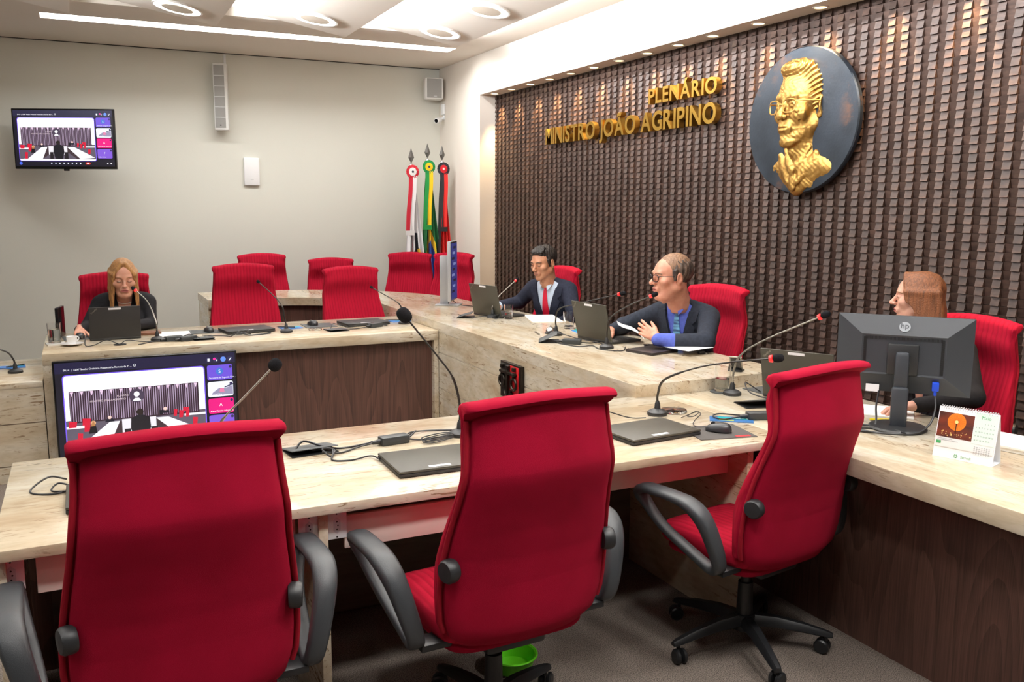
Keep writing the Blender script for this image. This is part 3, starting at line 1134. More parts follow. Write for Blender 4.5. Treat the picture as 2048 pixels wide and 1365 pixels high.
def laptop_open(x, y, z, rz, label, tilt=12, blk_=False, w=0.33, d=0.232, screen=True):
    """lid stands at local y=0 with its back to local -y; keyboard on the +y side"""
    o = thing('laptop', label, 'laptop', (x, y, z), R(rz), 'open laptops in front of the seated people')
    MB().box((0, d / 2, 0.009), (w, d, 0.014), 0, 0.003).box((0, 0.02, 0.001), (w * .9, 0.01, 0.002)).box((0, d - 0.02, 0.001), (w * .9, 0.01, 0.002)).build('base', key_m, o)
    kb = MB()
    for r in range(5):
        for k in range(13):
            kb.box((-w / 2 + 0.022 + k * (w - 0.044) / 12, d - 0.09 - r * 0.0185 + 0.02 - 0.0, 0.0168), (0.019, 0.0155, 0.0016))
    kb.build('keyboard', blk, o)
    M = T(0, 0.004, 0.014) @ Matrix.Rotation(R(tilt), 4, 'X')
    lid = MB().box((0, 0, d / 2), (w, 0.007, d), 0, 0.003, M).build('lid', lid_blk if blk_ else lid_m, o)
    MB().box((-0.0, -0.0038, d - 0.013), (0.075, 0.0006, 0.013), 0, 0, M).build('sticker', sticker, lid)
    # slanted corner badge
    v, f = text_geo('ThinkPad', 0.013)
    Mb = M @ Matrix(((1, 0, 0, -w / 2 + 0.016), (0, 0, -1, -0.0038), (0, 1, 0, d - 0.045), (0, 0, 0, 1))) @ Matrix.Rotation(R(45), 4, 'Z')
    MB().add(v, f, 0, Mb).build('badge', steel, lid, 0)
    MB().box((0, 0.0038, d / 2 + 0.006), (w - 0.02, 0.0006, d - 0.03), 0, 0, M).build('screen', emis('laptop_screen', (120, 130, 160), 0.5), lid)
    return o


def tumbler(x, y, z, label, fill=0.04, h=0.105, r0=0.030, r1=0.036):
    o = thing('drinking_glass', label, 'glass', (x, y, z), 0, 'water glasses on the desks')
    MB().lathe([(0.0, 0.001), (r0, 0.001), (r1, h), (r1 - 0.0022, h), (r0 - 0.002, 0.012), (0.0, 0.010)], 32).build('tumbler', glass_m, o, 40)
    if fill:
        rr = r0 + (r1 - r0) * fill / h - 0.0032
        MB().lathe([(0.0, 0.0125), (r0 - 0.0035, 0.0135), (rr, fill), (0.0, fill)], 32).build('water', water_m, o, 40)
    return o


def cup_set(x, y, z, a, b):
    s = MB().lathe([(0.0, 0.001), (0.03, 0.001), (0.034, 0.004), (0.064, 0.013), (0.065, 0.015), (0.062, 0.0155), (0.034, 0.007), (0.0, 0.006)], 36).build('saucer', white_cer)
    s.location = (x, y, z)
    tag(s, a, 'saucer')
    o = thing('coffee_cup', b, 'cup', (x, y, z + 0.0065))
    MB().lathe([(0.0, 0.0), (0.021, 0.0), (0.024, 0.004), (0.030, 0.03), (0.0315, 0.052), (0.029, 0.052), (0.026, 0.02), (0.0, 0.006)], 32).build('bowl', white_cer, o)
    MB().tube(crv([(0.029, 0.0, 0.042), (0.044, 0, 0.043), (0.046, 0, 0.028), (0.027, 0, 0.018)], 5), 0.004, 8).build('handle', white_cer, o).rotation_euler = (0, 0, 0.6)
    return o


def mouse(x, y, z, rz, label, cord=None):
    o = thing('computer_mouse', label, 'mouse', (x, y, z), R(rz), 'computer mice on the desks')
    P = []
    for u in np.linspace(0, 1, 9):
        row = []
        for k in range(20):
            a = 2 * PI * k / 20
            ca, sa = math.cos(a), math.sin(a)
            kx = math.cos(u * PI / 2) ** 0.6
            row.append((0.030 * kx * math.copysign(abs(ca) ** 0.8, ca) * (1 - 0.12 * (sa > 0) * abs(sa)), 0.052 * kx * math.copysign(abs(sa) ** 0.8, sa), 0.004 + 0.031 * math.sin(u * PI / 2) * (1 - 0.25 * sa * kx)))
        P.append(row)
    b_ = MB().grid(P, cv=True).lathe([(0.0, 0), (0.024, 0.0), (0.026, 0.005)], 20, capt=False)
    b_.build('shell', mat('mouse_plastic', (44, 45, 48), 0.3), o)
    MB().cyl((-0.004, 0.022, 0.0285), (0.004, 0.022, 0.0285), 0.009, n=16).build('scroll_wheel', blk, o)
    if cord:
        MB().tube(crv(cord, 6), 0.0018, 6).build('cord', cable_m, o)
    return o


def slab_thing(name, label, cat, x, y, z, rz, w, d, h, m, group=None, bev=0.0):
    o = MB().box((0, 0, h / 2), (w, d, h), 0, bev).build(name, m)
    o.location = (x, y, z)
    o.rotation_euler = (0, 0, R(rz))
    return tag(o, label, cat, group)


def adapter(x, y, z, rz, label, cords=()):
    o = thing('power_adapter', label, 'power adapter', (x, y, z), R(rz), 'laptop power adapters')
    MB().box((0, 0, 0.0155), (0.11, 0.048, 0.031), 0, 0.004).build('brick', mat('adapter_plastic', (46, 50, 52), 0.45), o)
    MB().cyl((-0.055, 0, 0.015), (-0.085, 0, 0.013), 0.010, 0.007, 10).build('plug', blk, o)
    for c_ in cords:
        MB().tube(crv(c_, 6), 0.0032, 7).build('cord', cable_m, o)
    return o


def cable(pts, label, r=0.003, n=6):
    o = MB().tube(crv(pts, n), r, 7).build('cable', cable_m)
    return tag(o, label, 'cable', 'loose cables on the desks')


def hatch(x, y, z, rz, label, w=0.15, d=0.115, lift=18):
    o = thing('cable_hatch', label, 'cable outlet', (x, y, z), R(rz), 'black cable hatches let into the desk tops')
    MB().bx(-w / 2, w / 2, -d / 2, d / 2, 0.0005, 0.003).build('frame', blk, o)
    M = T(0, d / 2 - 0.005, 0.004) @ Matrix.Rotation(-R(lift), 4, 'X')
    MB().box((0, -d / 2 + 0.004, 0.002), (w, d - 0.008, 0.003), 0, 0.001, M).build('flap', flap_m, o)
    return o


# ================================================================== screens
def ui_screen(parent, W, H, name='screen', people=True):
    """video-call picture; local x right, z up, facing -y, origin at the screen centre"""
    cols = {}
    mats = []

    def mi(rgb, st=1.0):
        k = (rgb, st)
        if k not in cols:
            cols[k] = len(mats)
            mats.append(emis('pixel_%d_%d_%d' % rgb + ('' if st == 1.0 else '_b'), rgb, st * 1.55))
        return cols[k]
    mb = MB()
    lay = [0.0]

    def rect(x0, y0, x1, y1, rgb, st=1.0):
        """unit coordinates, origin top left, y down"""
        lay[0] += 0.00003
        p = [(W * (a - .5), -lay[0], H * (.5 - b)) for a, b in ((x0, y1), (x1, y1), (x1, y0), (x0, y0))]
        mb.poly(p, mi(rgb, st))

    def pol(pts, rgb, st=1.0):
        lay[0] += 0.00003
        mb.poly([(W * (a - .5), -lay[0], H * (.5 - b)) for a, b in pts], mi(rgb, st))

    def rrect(x0, y0, x1, y1, rgb, r=0.014, st=1.0):
        pts = []
        ry = r * W / H
        for cx, cy, a0 in ((x1 - r, y0 + ry, -90), (x1 - r, y1 - ry, 0), (x0 + r, y1 - ry, 90), (x0 + r, y0 + ry, 180)):
            for k in range(5):
                a = R(a0 + 22.5 * k)
                pts.append((cx + r * math.cos(a), cy + ry * math.sin(a)))
        pol(pts[::-1], rgb, st)

    def disc(cx, cy, r, rgb, st=1.0):
        pol([(cx + r * math.cos(a), cy - r * W / H * math.sin(a)) for a in np.linspace(0, 2 * PI, 17)[:-1]], rgb, st)

    def txt(x, y, s, h, rgb, align='LEFT', bold=0.0):
        lay[0] += 0.00003
        v, f = text_geo(s, h * H, bold=bold * h * H, align=align, res=5)
        M = Matrix(((1, 0, 0, W * (x - .5)), (0, 0, -1, -lay[0]), (0, 1, 0, H * (.5 - y)), (0, 0, 0, 1)))
        mb.add(v, f, mi(rgb), M)
    wht_ = (250, 250, 255)
    rect(0, 0, 1, 1, (14, 12, 30))
    pol([(0, 0), (1, 0), (1, 0.11), (0, 0.11)], (22, 20, 56))
    txt(0.045, 0.085, '09:14  |  3206ª Sessão Ordinária Presencial e Remota da 2ª ...', 0.026, wht_)
    disc(0.425, 0.070, 0.008, wht_)
    disc(0.425, 0.070, 0.006, (22, 20, 56))
    for x, rgb in ((0.845, (40, 40, 80)), (0.885, (40, 40, 80)), (0.93, (96, 140, 235)), (0.968, (40, 40, 80))):
        disc(x, 0.07, 0.016, rgb)
    rect(0.838, 0.055, 0.850, 0.085, wht_)
    disc(0.878, 0.062, 0.008, (230, 40, 150))
    rect(0.888, 0.07, 0.896, 0.085, wht_)
    pol([(0.962, 0.088), (0.976, 0.055), (0.979, 0.058), (0.966, 0.092)], wht_)
    # main picture with a glowing frame
    rrect(0.036, 0.128, 0.818, 0.905, (120, 90, 235), 0.02)
    rrect(0.042, 0.138, 0.812, 0.895, (253, 253, 255), 0.018, 1.3)
    X = lambda u: 0.042 + 0.77 * u
    Y = lambda v: 0.138 + 0.757 * v
    rect(X(0.0), Y(0.62), X(1), Y(0.965), (92, 84, 98))
    rect(X(0.03), Y(0.22), X(0.955), Y(0.66), (50, 32, 44))
    for k in range(58):
        u = 0.035 + k * 0.0158
        rect(X(u), Y(0.225 + (0.012 if k % 4 == 2 else 0)), X(u + 0.0062), Y(0.64), (170, 150, 176) if k % 3 else (118, 96, 120))
    for k in range(14):
        u = 0.05 + k * 0.068
        pol([(X(u - 0.012), Y(0.225)), (X(u + 0.012), Y(0.225)), (X(u), Y(0.29))], (225, 196, 220))
    disc(X(0.5), Y(0.34), 0.042, (70, 58, 78))
    disc(X(0.5), Y(0.32), 0.016, wht_)
    pol([(X(0.468), Y(0.415)), (X(0.532), Y(0.415)), (X(0.515), Y(0.375)), (X(0.485), Y(0.375))], wht_)
    txt(X(0.36), Y(0.335), 'PLENÁRIO', 0.026, (214, 196, 200))
    txt(X(0.17), Y(0.385), 'MINISTRO JOÃO AGRIPINO', 0.028, (214, 196, 200))
    # desks in the picture
    rect(X(0.0), Y(0.70), X(0.16), Y(0.735), (240, 236, 240))
    pol([(X(0.10), Y(0.965)), (X(0.30), Y(0.68)), (X(0.37), Y(0.68)), (X(0.30), Y(0.965))], (240, 238, 242))
    pol([(X(0.30), Y(0.965)), (X(0.37), Y(0.68)), (X(0.385), Y(0.68)), (X(0.385), Y(0.86))], (60, 44, 50))
    rect(X(0.385), Y(0.66), X(0.63), Y(0.86), (228, 224, 230))
    pol([(X(0.63), Y(0.68)), (X(0.72), Y(0.68)), (X(0.99), Y(0.93)), (X(0.80), Y(0.965))], (240, 238, 242))
    pol([(X(0.63), Y(0.68)), (X(0.80), Y(0.965)), (X(0.76), Y(0.965)), (X(0.63), Y(0.80))], (60, 44, 50))
    rect(X(0.84), Y(0.66), X(1.0), Y(0.69), (240, 236, 240))
    for u, v, w_, h_ in ((0.015, 0.63, 0.06, 0.09), (0.11, 0.60, 0.06, 0.1), (0.12, 0.66, 0.045, 0.13), (0.07, 0.80, 0.04, 0.16), (0.76, 0.58, 0.03, 0.1), (0.80, 0.60, 0.035, 0.11), (0.83, 0.56, 0.05, 0.06), (0.85, 0.60, 0.03, 0.11), (0.90, 0.72, 0.04, 0.12)):
        pol([(X(u + 0.004), Y(v)), (X(u + w_), Y(v + 0.01)), (X(u + w_ - 0.008), Y(v + h_)), (X(u), Y(v + h_))], (206, 18, 52))
    for u, v in ((0.30, 0.605), (0.515, 0.585), (0.70, 0.55)):
        pol([(X(u - 0.035), Y(v + 0.075)), (X(u + 0.035), Y(v + 0.075)), (X(u + 0.022), Y(v + 0.03)), (X(u - 0.022), Y(v + 0.03))], (24, 22, 36))
        disc(X(u), Y(v + 0.012), 0.010, (235, 200, 190))
    # woman at the left, standing man in black in the middle
    pol([(X(0.15), Y(0.82)), (X(0.21), Y(0.82)), (X(0.20), Y(0.70)), (X(0.165), Y(0.70))], (14, 12, 20))
    disc(X(0.185), Y(0.675), 0.014, (206, 160, 120))
    pol([(X(0.165), Y(0.72)), (X(0.185), Y(0.64)), (X(0.20), Y(0.72))], (176, 120, 70))
    pol([(X(0.445), Y(0.80)), (X(0.45), Y(0.66)), (X(0.49), Y(0.625)), (X(0.545), Y(0.625)), (X(0.585), Y(0.66)), (X(0.59), Y(0.80)), (X(0.565), Y(0.965)), (X(0.47), Y(0.965))], (18, 16, 26))
    disc(X(0.517), Y(0.575), 0.020, (30, 20, 18))
    rect(X(0.40), Y(0.80), X(0.445), Y(0.965), (30, 24, 30))
    rect(X(0.59), Y(0.80), X(0.64), Y(0.965), (30, 24, 30))
    rect(X(0.655), Y(0.575), X(0.655 + 0.03), Y(0.64), (20, 20, 30))
    # right column
    tiles = [((106, 78, 206), 'S', 'Secretaria da Segunda Câm...', (60, 110, 200)), ((236, 240, 252), '', '', None), ((226, 0, 122), 'A', 'Alana Mendes Advocacia', (226, 0, 122)), ((124, 84, 206), 'F', 'Felipe Gomes', (124, 84, 206))]
    for k, (rgb, ch, nm, dc) in enumerate(tiles):
        y0 = 0.128 + k * 0.186
        rrect(0.832, y0, 0.982, y0 + 0.168, rgb, 0.012)
        if ch:
            disc(0.905, y0 + 0.072, 0.022, dc)
            txt(0.905, y0 + 0.090, ch, 0.050, wht_, 'CENTER')
            txt(0.842, y0 + 0.150, nm, 0.024, wht_)
        else:
            pol([(0.86, y0 + 0.12), (0.90, y0 + 0.07), (0.93, y0 + 0.08), (0.98, y0 + 0.05), (0.98, y0 + 0.15), (0.85, y0 + 0.15)], (146, 140, 168))
            pol([(0.90, y0 + 0.12), (0.905, y0 + 0.075), (0.925, y0 + 0.075), (0.93, y0 + 0.12)], (216, 120, 160))
            pol([(0.93, y0 + 0.06), (0.982, y0 + 0.03), (0.982, y0 + 0.045), (0.93, y0 + 0.075)], (60, 60, 90))
            txt(0.845, y0 + 0.150, 'Duarte Filho', 0.024, wht_)
        disc(0.970, y0 + 0.028, 0.009, (40, 34, 80))
    # bottom bar
    for k in range(8):
        disc(0.36 + k * 0.042, 0.945, 0.011, (64, 66, 90))
        rect(0.355 + k * 0.042, 0.935, 0.365 + k * 0.042, 0.955, (225, 228, 240))
    rrect(0.705, 0.925, 0.755, 0.965, (226, 52, 40), 0.012)
    rect(0.718, 0.938, 0.742, 0.95, wht_)
    disc(0.05, 0.945, 0.016, (70, 100, 220))
    for x in (0.93, 0.965):
        rect(x - 0.006, 0.935, x + 0.006, 0.955, wht_)
    txt(0.085, 0.875, 'Plenário Virtual', 0.022, wht_)
    return mb.build(name, mats, parent, 0)


bez = mat('tv_bezel', (20, 20, 22), 0.2)
tv = thing('television', 'large flat television standing low in front of the wood fronted desk', 'television', (0.335, 5.755, 0.0))
TW, TH = 1.04, 0.60
MB().box((0, 0, 0.125 + TH / 2), (TW, 0.035, TH), 0, 0.006).box((0, 0.026, 0.38), (0.6, 0.022, 0.36), 0, 0.006).build('housing', bez, tv)
for sx in (-0.35, 0.35):
    MB().tube([(sx, -0.06, 0.006), (sx, 0, 0.14), (sx, 0.055, 0.006)], 0.009, 8).build('stand_foot', blk, tv)
s_ = ui_screen(tv, TW - 0.022, TH - 0.026)
s_.location = (0, -0.0185, 0.125 + TH / 2 + 0.002)
wt = thing('television', 'wall mounted television on a swivel arm, upper left', 'television', (-0.053, 9.40, 2.235), R(-25))
TW, TH = 0.94, 0.55
MB().box((0, 0, 0), (TW, 0.03, TH), 0, 0.006).box((0, 0.025, -0.04), (0.6, 0.025, 0.36), 0, 0.006).build('housing', bez, wt)
MB().box((0, -0.004, -TH / 2 - 0.008), (0.05, 0.015, 0.018), 0, 0.004).build('sensor', bez, wt)
MB().tube([(0.0, 0.03, 0), (0.18, 0.14, 0), (-0.02, 0.30, 0), (-0.10, 0.345, 0)], 0.018, 8).build('wall_arm', blk, wt)
s_ = ui_screen(wt, TW - 0.03, TH - 0.04)
s_.location = (0, -0.0162, 0.004)

# ================================================================== lettering and medallion on the tiled wall
def wall_word(s, y_left, y_right, z_base, cap, label_word):
    gap = 0.0
    geos = []
    x = 0.0
    for ch in s:
        if ch == ' ':
            x += 0.30
            continue
        v, f = text_geo(ch, 1.0, 0.09, 0.022, 'LEFT', 4)
        xs = [p[0] for p in v]
        geos.append((ch, x - min(xs), v, f))
        x += max(xs) - min(xs) + 0.085
    total = x - 0.085
    k = (y_left - y_right) / total
    kz = cap / 0.70
    nth = ['first', 'second', 'third', 'fourth', 'fifth', 'sixth', 'seventh', 'eighth', 'ninth', 'tenth', 'eleventh', 'twelfth', 'thirteenth', 'fourteenth', 'fifteenth', 'sixteenth', 'seventeenth', 'eighteenth', 'nineteenth', 'twentieth']
    seen = 0
    wi = 0
    words = s.split(' ')
    for ch, x0, v, f in geos:
        if seen >= len(words[wi]):
            wi += 1
            seen = 0
        seen += 1
        verts = []
        for a, b, c_ in v:
            verts.append((-(0.022 + c_ * 0.26), -(a + x0) * k, b * kz))
        cy = sum(p[1] for p in verts) / len(verts)
        o = MB().add([(p[0], p[1] - cy, p[2]) for p in verts], f).build('wall_letter', gold, None, 30)
        o.location = (3.995, y_left + cy, z_base)
        tag(o, 'raised gold wall letter %s, %s letter of the word %s' % (ch, nth[seen - 1], words[wi]), 'letter', 'gold letters on the tiled wall')


wall_word('PLENÁRIO', 5.765, 4.96, 2.402, 0.108, 'PLENÁRIO')
wall_word('MINISTRO JOÃO AGRIPINO', 7.42, 4.96, 2.203, 0.138, '')

# ================================================================== flags in the corner
def flag(x, y, ztip, label, colors, pattern, lean, wide=1.0, side=0.035):
    """colors: ribbon left, ribbon right, rosette outer, inner, centre"""
    o = thing('flag', label, 'flag', (x, y, 0), 0, 'flags standing in the corner')
    fab = {}

    def fm(rgb):
        return mat('flag_%d_%d_%d' % rgb, rgb, 0.8, bump=0.1, bscale=300, sheen=0.1)
    MB().cyl((0, 0, 0.03), (0, 0, ztip - 0.19), 0.014).sphere((0, 0, ztip - 0.185), 0.024, 8).build('pole', chrome, o)
    sp = MB()
    z0 = ztip - 0.155
    ring_ = [(0.0, z0, 0.006), (0.0, z0 + 0.055, 0.034), (0.0, ztip, 0.0006)]
    v = []
    for _, z, r in ring_:
        v += [(r, 0, z), (0, 0.010 if r > 0.01 else r, z), (-r, 0, z), (0, -0.010 if r > 0.01 else -r, z)]
    fcs = []
    for i in range(2):
        for q in range(4):
            fcs.append((i * 4 + q, i * 4 + (q + 1) % 4, (i + 1) * 4 + (q + 1) % 4, (i + 1) * 4 + q))
    sp.add(v, fcs).build('spearhead', mat('dark_steel', (104, 102, 100), 0.35, 0.8), o, 0)
    MB().lathe([(0.0, 0), (0.088, 0), (0.088, 0.02), (0.03, 0.05), (0.0, 0.05)], 24).build('foot', blk, o)
    # rosette with pleats
    zr = ztip - 0.255
    M = T(-0.004, -0.05, zr) @ Matrix.Rotation(PI / 2, 4, 'X')
    ro_ = MB()
    n = 44
    for a_, b_, k_, dep in ((0.074, 0.040, 0, 0.0), (0.044, 0.004, 1, 0.006)):
        P = []
        for q in range(n):
            an = 2 * PI * q / n
            zz = dep + (0.006 if q % 2 else 0.0)
            P.append([(b_ * math.cos(an), b_ * math.sin(an), dep + 0.006), (a_ * math.cos(an), a_ * math.sin(an), zz)])
        ro_.grid(P, k_, cu=True, M=M)
    ro_.lathe([(0.0, 0.016), (0.013, 0.013)], 14, mi=2, M=M)
    ro_.build('rosette', [fm(colors[2]), fm(colors[3]), fm(colors[4])], o, 20)
    # hanging ribbon, two colours
    rb = MB()
    zb = ztip - 0.89
    for k_, (xa, xb_) in enumerate(((-0.045, 0.0), (0.0, 0.045))):
        P = []
        for u in np.linspace(0, 1, 16):
            z = zr - 0.03 + (zb - zr + 0.03) * u
            sh = lean * u
            P.append([(xa + sh + 0.004 * math.sin(7 * u), -0.046 - 0.010 * math.sin(3 * u + k_), z), (xb_ + sh + 0.004 * math.sin(7 * u), -0.052 - 0.010 * math.sin(3 * u), z)])
        rb.grid(P, k_)
    P = [[(-0.05 + lean, -0.062, zb + 0.0), (0.05 + lean, -0.064, zb + 0.0)], [(-0.05 + lean, -0.060, zb - 0.05), (0.05 + lean, -0.062, zb - 0.05)]]
    rb.grid(P, 2)
    rb.build('ribbon', [fm(colors[0]), fm(colors[1]), fm(colors[5])], o)
    # cloth: gathered at the top, opening in folds towards the bottom
    nu, nv = 110, 110
    ztop, zbot = zr + 0.02, 0.62
    P = np.zeros((nv, nu, 3))
    for i in range(nv):
        v_ = i / (nv - 1)
        wd = 0.03 + 0.235 * wide * v_ ** 0.75
        am = 0.006 + 0.040 * v_ ** 0.8
        for j in range(nu):
            u = j / (nu - 1)
            P[i, j] = (0.0 + (u - 0.5) * wd + side * v_, -0.022 + am * math.sin(u * 2 * PI * 3.5 + 0.8 * math.sin(3 * v_)) + 0.01 * math.sin(9 * v_ + 5 * u), ztop + (zbot - ztop) * v_ - 0.04 * u * (1 - v_))
    cl = MB().grid(P)
    pal = []
    cl.m = []
    for i in range(nv - 1):
        for j in range(nu - 1):
            c_ = pattern((j + .5) / nu, (i + .5) / nv)
            if c_ not in pal:
                pal.append(c_)
            cl.m.append(pal.index(c_))
    cl.build('cloth', [fm(c_) for c_ in pal], o, 60)
    return o


def pat_white(u, v):
    if 0.60 < u < 0.70 and 0.47 < v < 0.60:
        return (30, 30, 40)
    if (u - 0.62) ** 2 / 0.05 + (v - 0.68) ** 2 / 0.010 < 1:
        if u > 0.66 and v < 0.68:
            return (226, 180, 40)
        return (178, 50, 44) if u > 0.76 else (34, 34, 38)
    return (238, 238, 240)


def pat_green(u, v):
    d_ = abs(u - 0.5) / 0.42 + abs(v - 0.72) / 0.34
    if (u - 0.5) ** 2 / 0.045 + (v - 0.72) ** 2 / 0.028 < 1:
        return (30, 70, 160)
    return (242, 196, 30) if d_ < 1 else (10, 104, 52)


def pat_red(u, v):
    if u < 0.16 and v < 0.75:
        return (26, 24, 26)
    if 0.25 < u < 0.42 and 0.80 < v < 0.86 or 0.5 < u < 0.56 and 0.84 < v < 0.93:
        return (240, 236, 232)
    return (226, 36, 34)


flag(3.315, 9.33, 2.255, 'white flag with red rosette, leftmost of three in the corner', [(190, 24, 48), (238, 236, 238), (196, 28, 48), (240, 238, 238), (40, 40, 60), (236, 236, 236)], pat_white, -0.045)
flag(3.515, 9.36, 2.313, 'green and yellow national flag, middle of three in the corner', [(20, 140, 60), (250, 206, 30), (16, 140, 70), (250, 206, 30), (40, 50, 90), (20, 140, 60)], pat_green, -0.030)
flag(3.675, 9.33, 2.292, 'red and black flag, rightmost of three in the corner', [(34, 34, 38), (230, 44, 40), (34, 36, 44), (214, 30, 44), (232, 210, 210), (26, 26, 28)], pat_red, -0.015, 0.75, 0.012)

# ================================================================== things on the back wall
sp = thing('column_speaker', 'tall white column loudspeaker high on the back wall', 'speaker', (1.405, 9.70, 2.725), R(-14))
MB().box((0, 0, 0), (0.135, 0.12, 0.665), 0, 0.008).build('cabinet', mat('speaker_white', (226, 226, 224), 0.5), sp)
MB().box((-0.008, -0.061, 0), (0.10, 0.004, 0.62), 0, 0.001).build('grille', mat('grille_grey', (190, 190, 188), 0.6, bump=0.8, bscale=900), sp)
for k in range(1, 6):
    MB().box((-0.008, -0.0635, -0.31 + k * 0.1033), (0.10, 0.002, 0.006)).build('divider_rib', wht, sp)
MB().box((-0.008, -0.0645, -0.285), (0.012, 0.002, 0.010)).build('badge', blk, sp)
MB().box((0, 0.075, 0.2), (0.03, 0.05, 0.05)).build('bracket', wht, sp)
cdt = MB().box((0, 0, 0), (0.022, 0.012, 0.105)).build('cable_duct', wht)
cdt.location = (1.47, 9.794, 3.114)
tag(cdt, 'short white cable duct between column speaker and ceiling', 'cable duct')
ap = thing('access_point', 'white rectangular wireless box on the back wall', 'access point', (1.695, 9.783, 1.985))
MB().box((0, 0, 0), (0.16, 0.034, 0.29), 0, 0.01).build('housing', mat('ap_white', (240, 240, 242), 0.4), ap)
MB().box((0, -0.0172, -0.085), (0.03, 0.001, 0.004)).build('logo_mark', mat('pale_grey', (196, 198, 200), 0.5), ap)
cs = thing('corner_speaker', 'small white loudspeaker high in the room corner', 'speaker', (3.70, 9.64, 2.935), R(-12))
MB().box((0, 0, 0), (0.21, 0.14, 0.235), 0, 0.022).build('cabinet', MATS['speaker_white'], cs)
MB().box((0, -0.071, 0), (0.165, 0.006, 0.205), 0, 0.002).build('grille', MATS['grille_grey'], cs)
MB().box((0.01, -0.0745, -0.085), (0.035, 0.001, 0.007)).build('badge', wht, cs)
MB().box((0, 0.10, 0.0), (0.05, 0.08, 0.05)).build('bracket', wht, cs)
cc = thing('security_camera', 'white bullet camera in the corner under the small loudspeaker', 'camera', (3.80, 9.62, 2.60))
MB().lathe([(0.0, 0), (0.028, 0.0), (0.03, 0.01), (0.03, 0.085), (0.024, 0.09), (0.0, 0.09)], 20, M=T(-0.02, 0.03, 0.0) @ Vector((-0.75, -0.62, -0.2)).to_track_quat('Z', 'Y').to_matrix().to_4x4()).build('barrel', wht, cc)
MB().lathe([(0.0, 0.091), (0.022, 0.091)], 20, M=T(-0.02, 0.03, 0.0) @ Vector((-0.75, -0.62, -0.2)).to_track_quat('Z', 'Y').to_matrix().to_4x4()).build('lens', bez, cc)
MB().cyl((-0.02, 0.03, 0.0), (0.028, 0.03, 0.03), 0.012).cyl((0.022, 0.03, 0.03), (0.031, 0.03, 0.03), 0.03, n=20).build('mount', wht, cc)
jb = MB().box((0, 0, 0), (0.03, 0.075, 0.115), 0, 0.004).build('junction_box', wht)
jb.location = (3.816, 9.645, 2.715)
tag(jb, 'white junction box on the wall above the bullet camera', 'junction box')

# ================================================================== monitors
hp = thing('monitor', 'black monitor seen from behind on the right desk', 'monitor', (2.945, 2.465, D), R(-51.5))
bk = mat('monitor_black', (50, 54, 60), 0.42, bump=0.06, bscale=700)
w, z0, z1 = 0.25, 0.135, 0.445
zc_ = (z0 + z1) / 2
v = []
for hw_, hz, y in ((w, (z1 - z0) / 2, 0.012), (w, (z1 - z0) / 2, -0.004), (w - 0.095, (z1 - z0) / 2 - 0.075, -0.038), (w - 0.105, (z1 - z0) / 2 - 0.082, -0.036)):
    v += [(-hw_, y, zc_ - hz), (hw_, y, zc_ - hz), (hw_, y, zc_ + hz), (-hw_, y, zc_ + hz)]
f = [(3, 2, 1, 0)]
f = [(0, 1, 2, 3)]
for i in range(3):
    for q in range(4):
        f.append((i * 4 + q, i * 4 + (q + 1) % 4, (i + 1) * 4 + (q + 1) % 4, (i + 1) * 4 + q))
f.append((12, 13, 14, 15)[::-1])
hb = MB().add(v, f)
bmf = hb.build('back_cover', bk, hp, 0)
_bm = bmesh.new(); _bm.from_mesh(bmf.data); bmesh.ops.recalc_face_normals(_bm, faces=_bm.faces[:]); _bm.to_mesh(bmf.data); _bm.free()
vent = MB()
hx, hz = w - 0.112, (z1 - z0) / 2 - 0.088
for k in range(60):
    x = -hx + 2 * hx * k / 59
    vent.box((x, -0.0372, zc_ + hz), (0.0022, 0.0016, 0.012))
for k in range(34):
    z = zc_ - hz + 2 * hz * k / 33
    for sg in (-1, 1):
        vent.box((sg * (hx + 0.004), -0.0372, z), (0.012, 0.0016, 0.0022))
vent.build('vent_slots', mat('vent_black', (16, 17, 19), 0.6), hp, 0)
MB().box((0, 0.0125, zc_), (0.484, 0.001, 0.29)).build('screen', emis('monitor_glow', (190, 200, 220), 0.6), hp)
lg = MB()
Ml = Matrix(((1, 0, 0, 0.0), (0, 0, -1, -0.0245), (0, 1, 0, z1 - 0.042), (0, 0, 0, 1))) @ Matrix.Rotation(-R(24), 4, 'X')
lg.lathe([(0.0, 0.0), (0.021, 0.0), (0.021, 0.0022), (0.0, 0.0022)], 32, M=Ml)
lg.build('logo_disc', mat('logo_silver', (120, 124, 128), 0.35, 0.8), hp)
v, f = text_geo('hp', 0.032, 0.0004, 0.0006, 'CENTER')
MB().add(v, f, 0, Ml @ T(0.0, -0.006, 0.0028) @ Matrix.Shear('XZ', 4, (0, 0)) ).build('logo_letters', bk, hp, 0)
MB().box((0, -0.041, 0.275), (0.115, 0.012, 0.125), 0, 0.008).build('mount_plate', blk, hp)
scw = MB()
MB().box((0.0, -0.062, 0.225), (0.052, 0.034, 0.165), 0, 0.012).build('stand_neck', bk, hp)
MB().box((0.0, -0.078, 0.085), (0.062, 0.036, 0.17), 0, 0.010).build('stand_column', bk, hp)
MB().lathe([(0.0, 0.0), (0.105, 0.0), (0.11, 0.006), (0.105, 0.013), (0.0, 0.017)], 40, c=(0, -0.07, 0)).build('stand_base', blk, hp)
MB().box((-0.105, -0.030, 0.150), (0.05, 0.004, 0.03)).build('label_sticker', sticker, hp)
MB().box((0.125, -0.035, 0.175), (0.026, 0.022, 0.036), 0, 0.004).box((0.125, -0.035, 0.148), (0.012, 0.012, 0.02), 0, 0.003).build('video_plug', mat('vga_blue', (24, 70, 200), 0.4), hp)
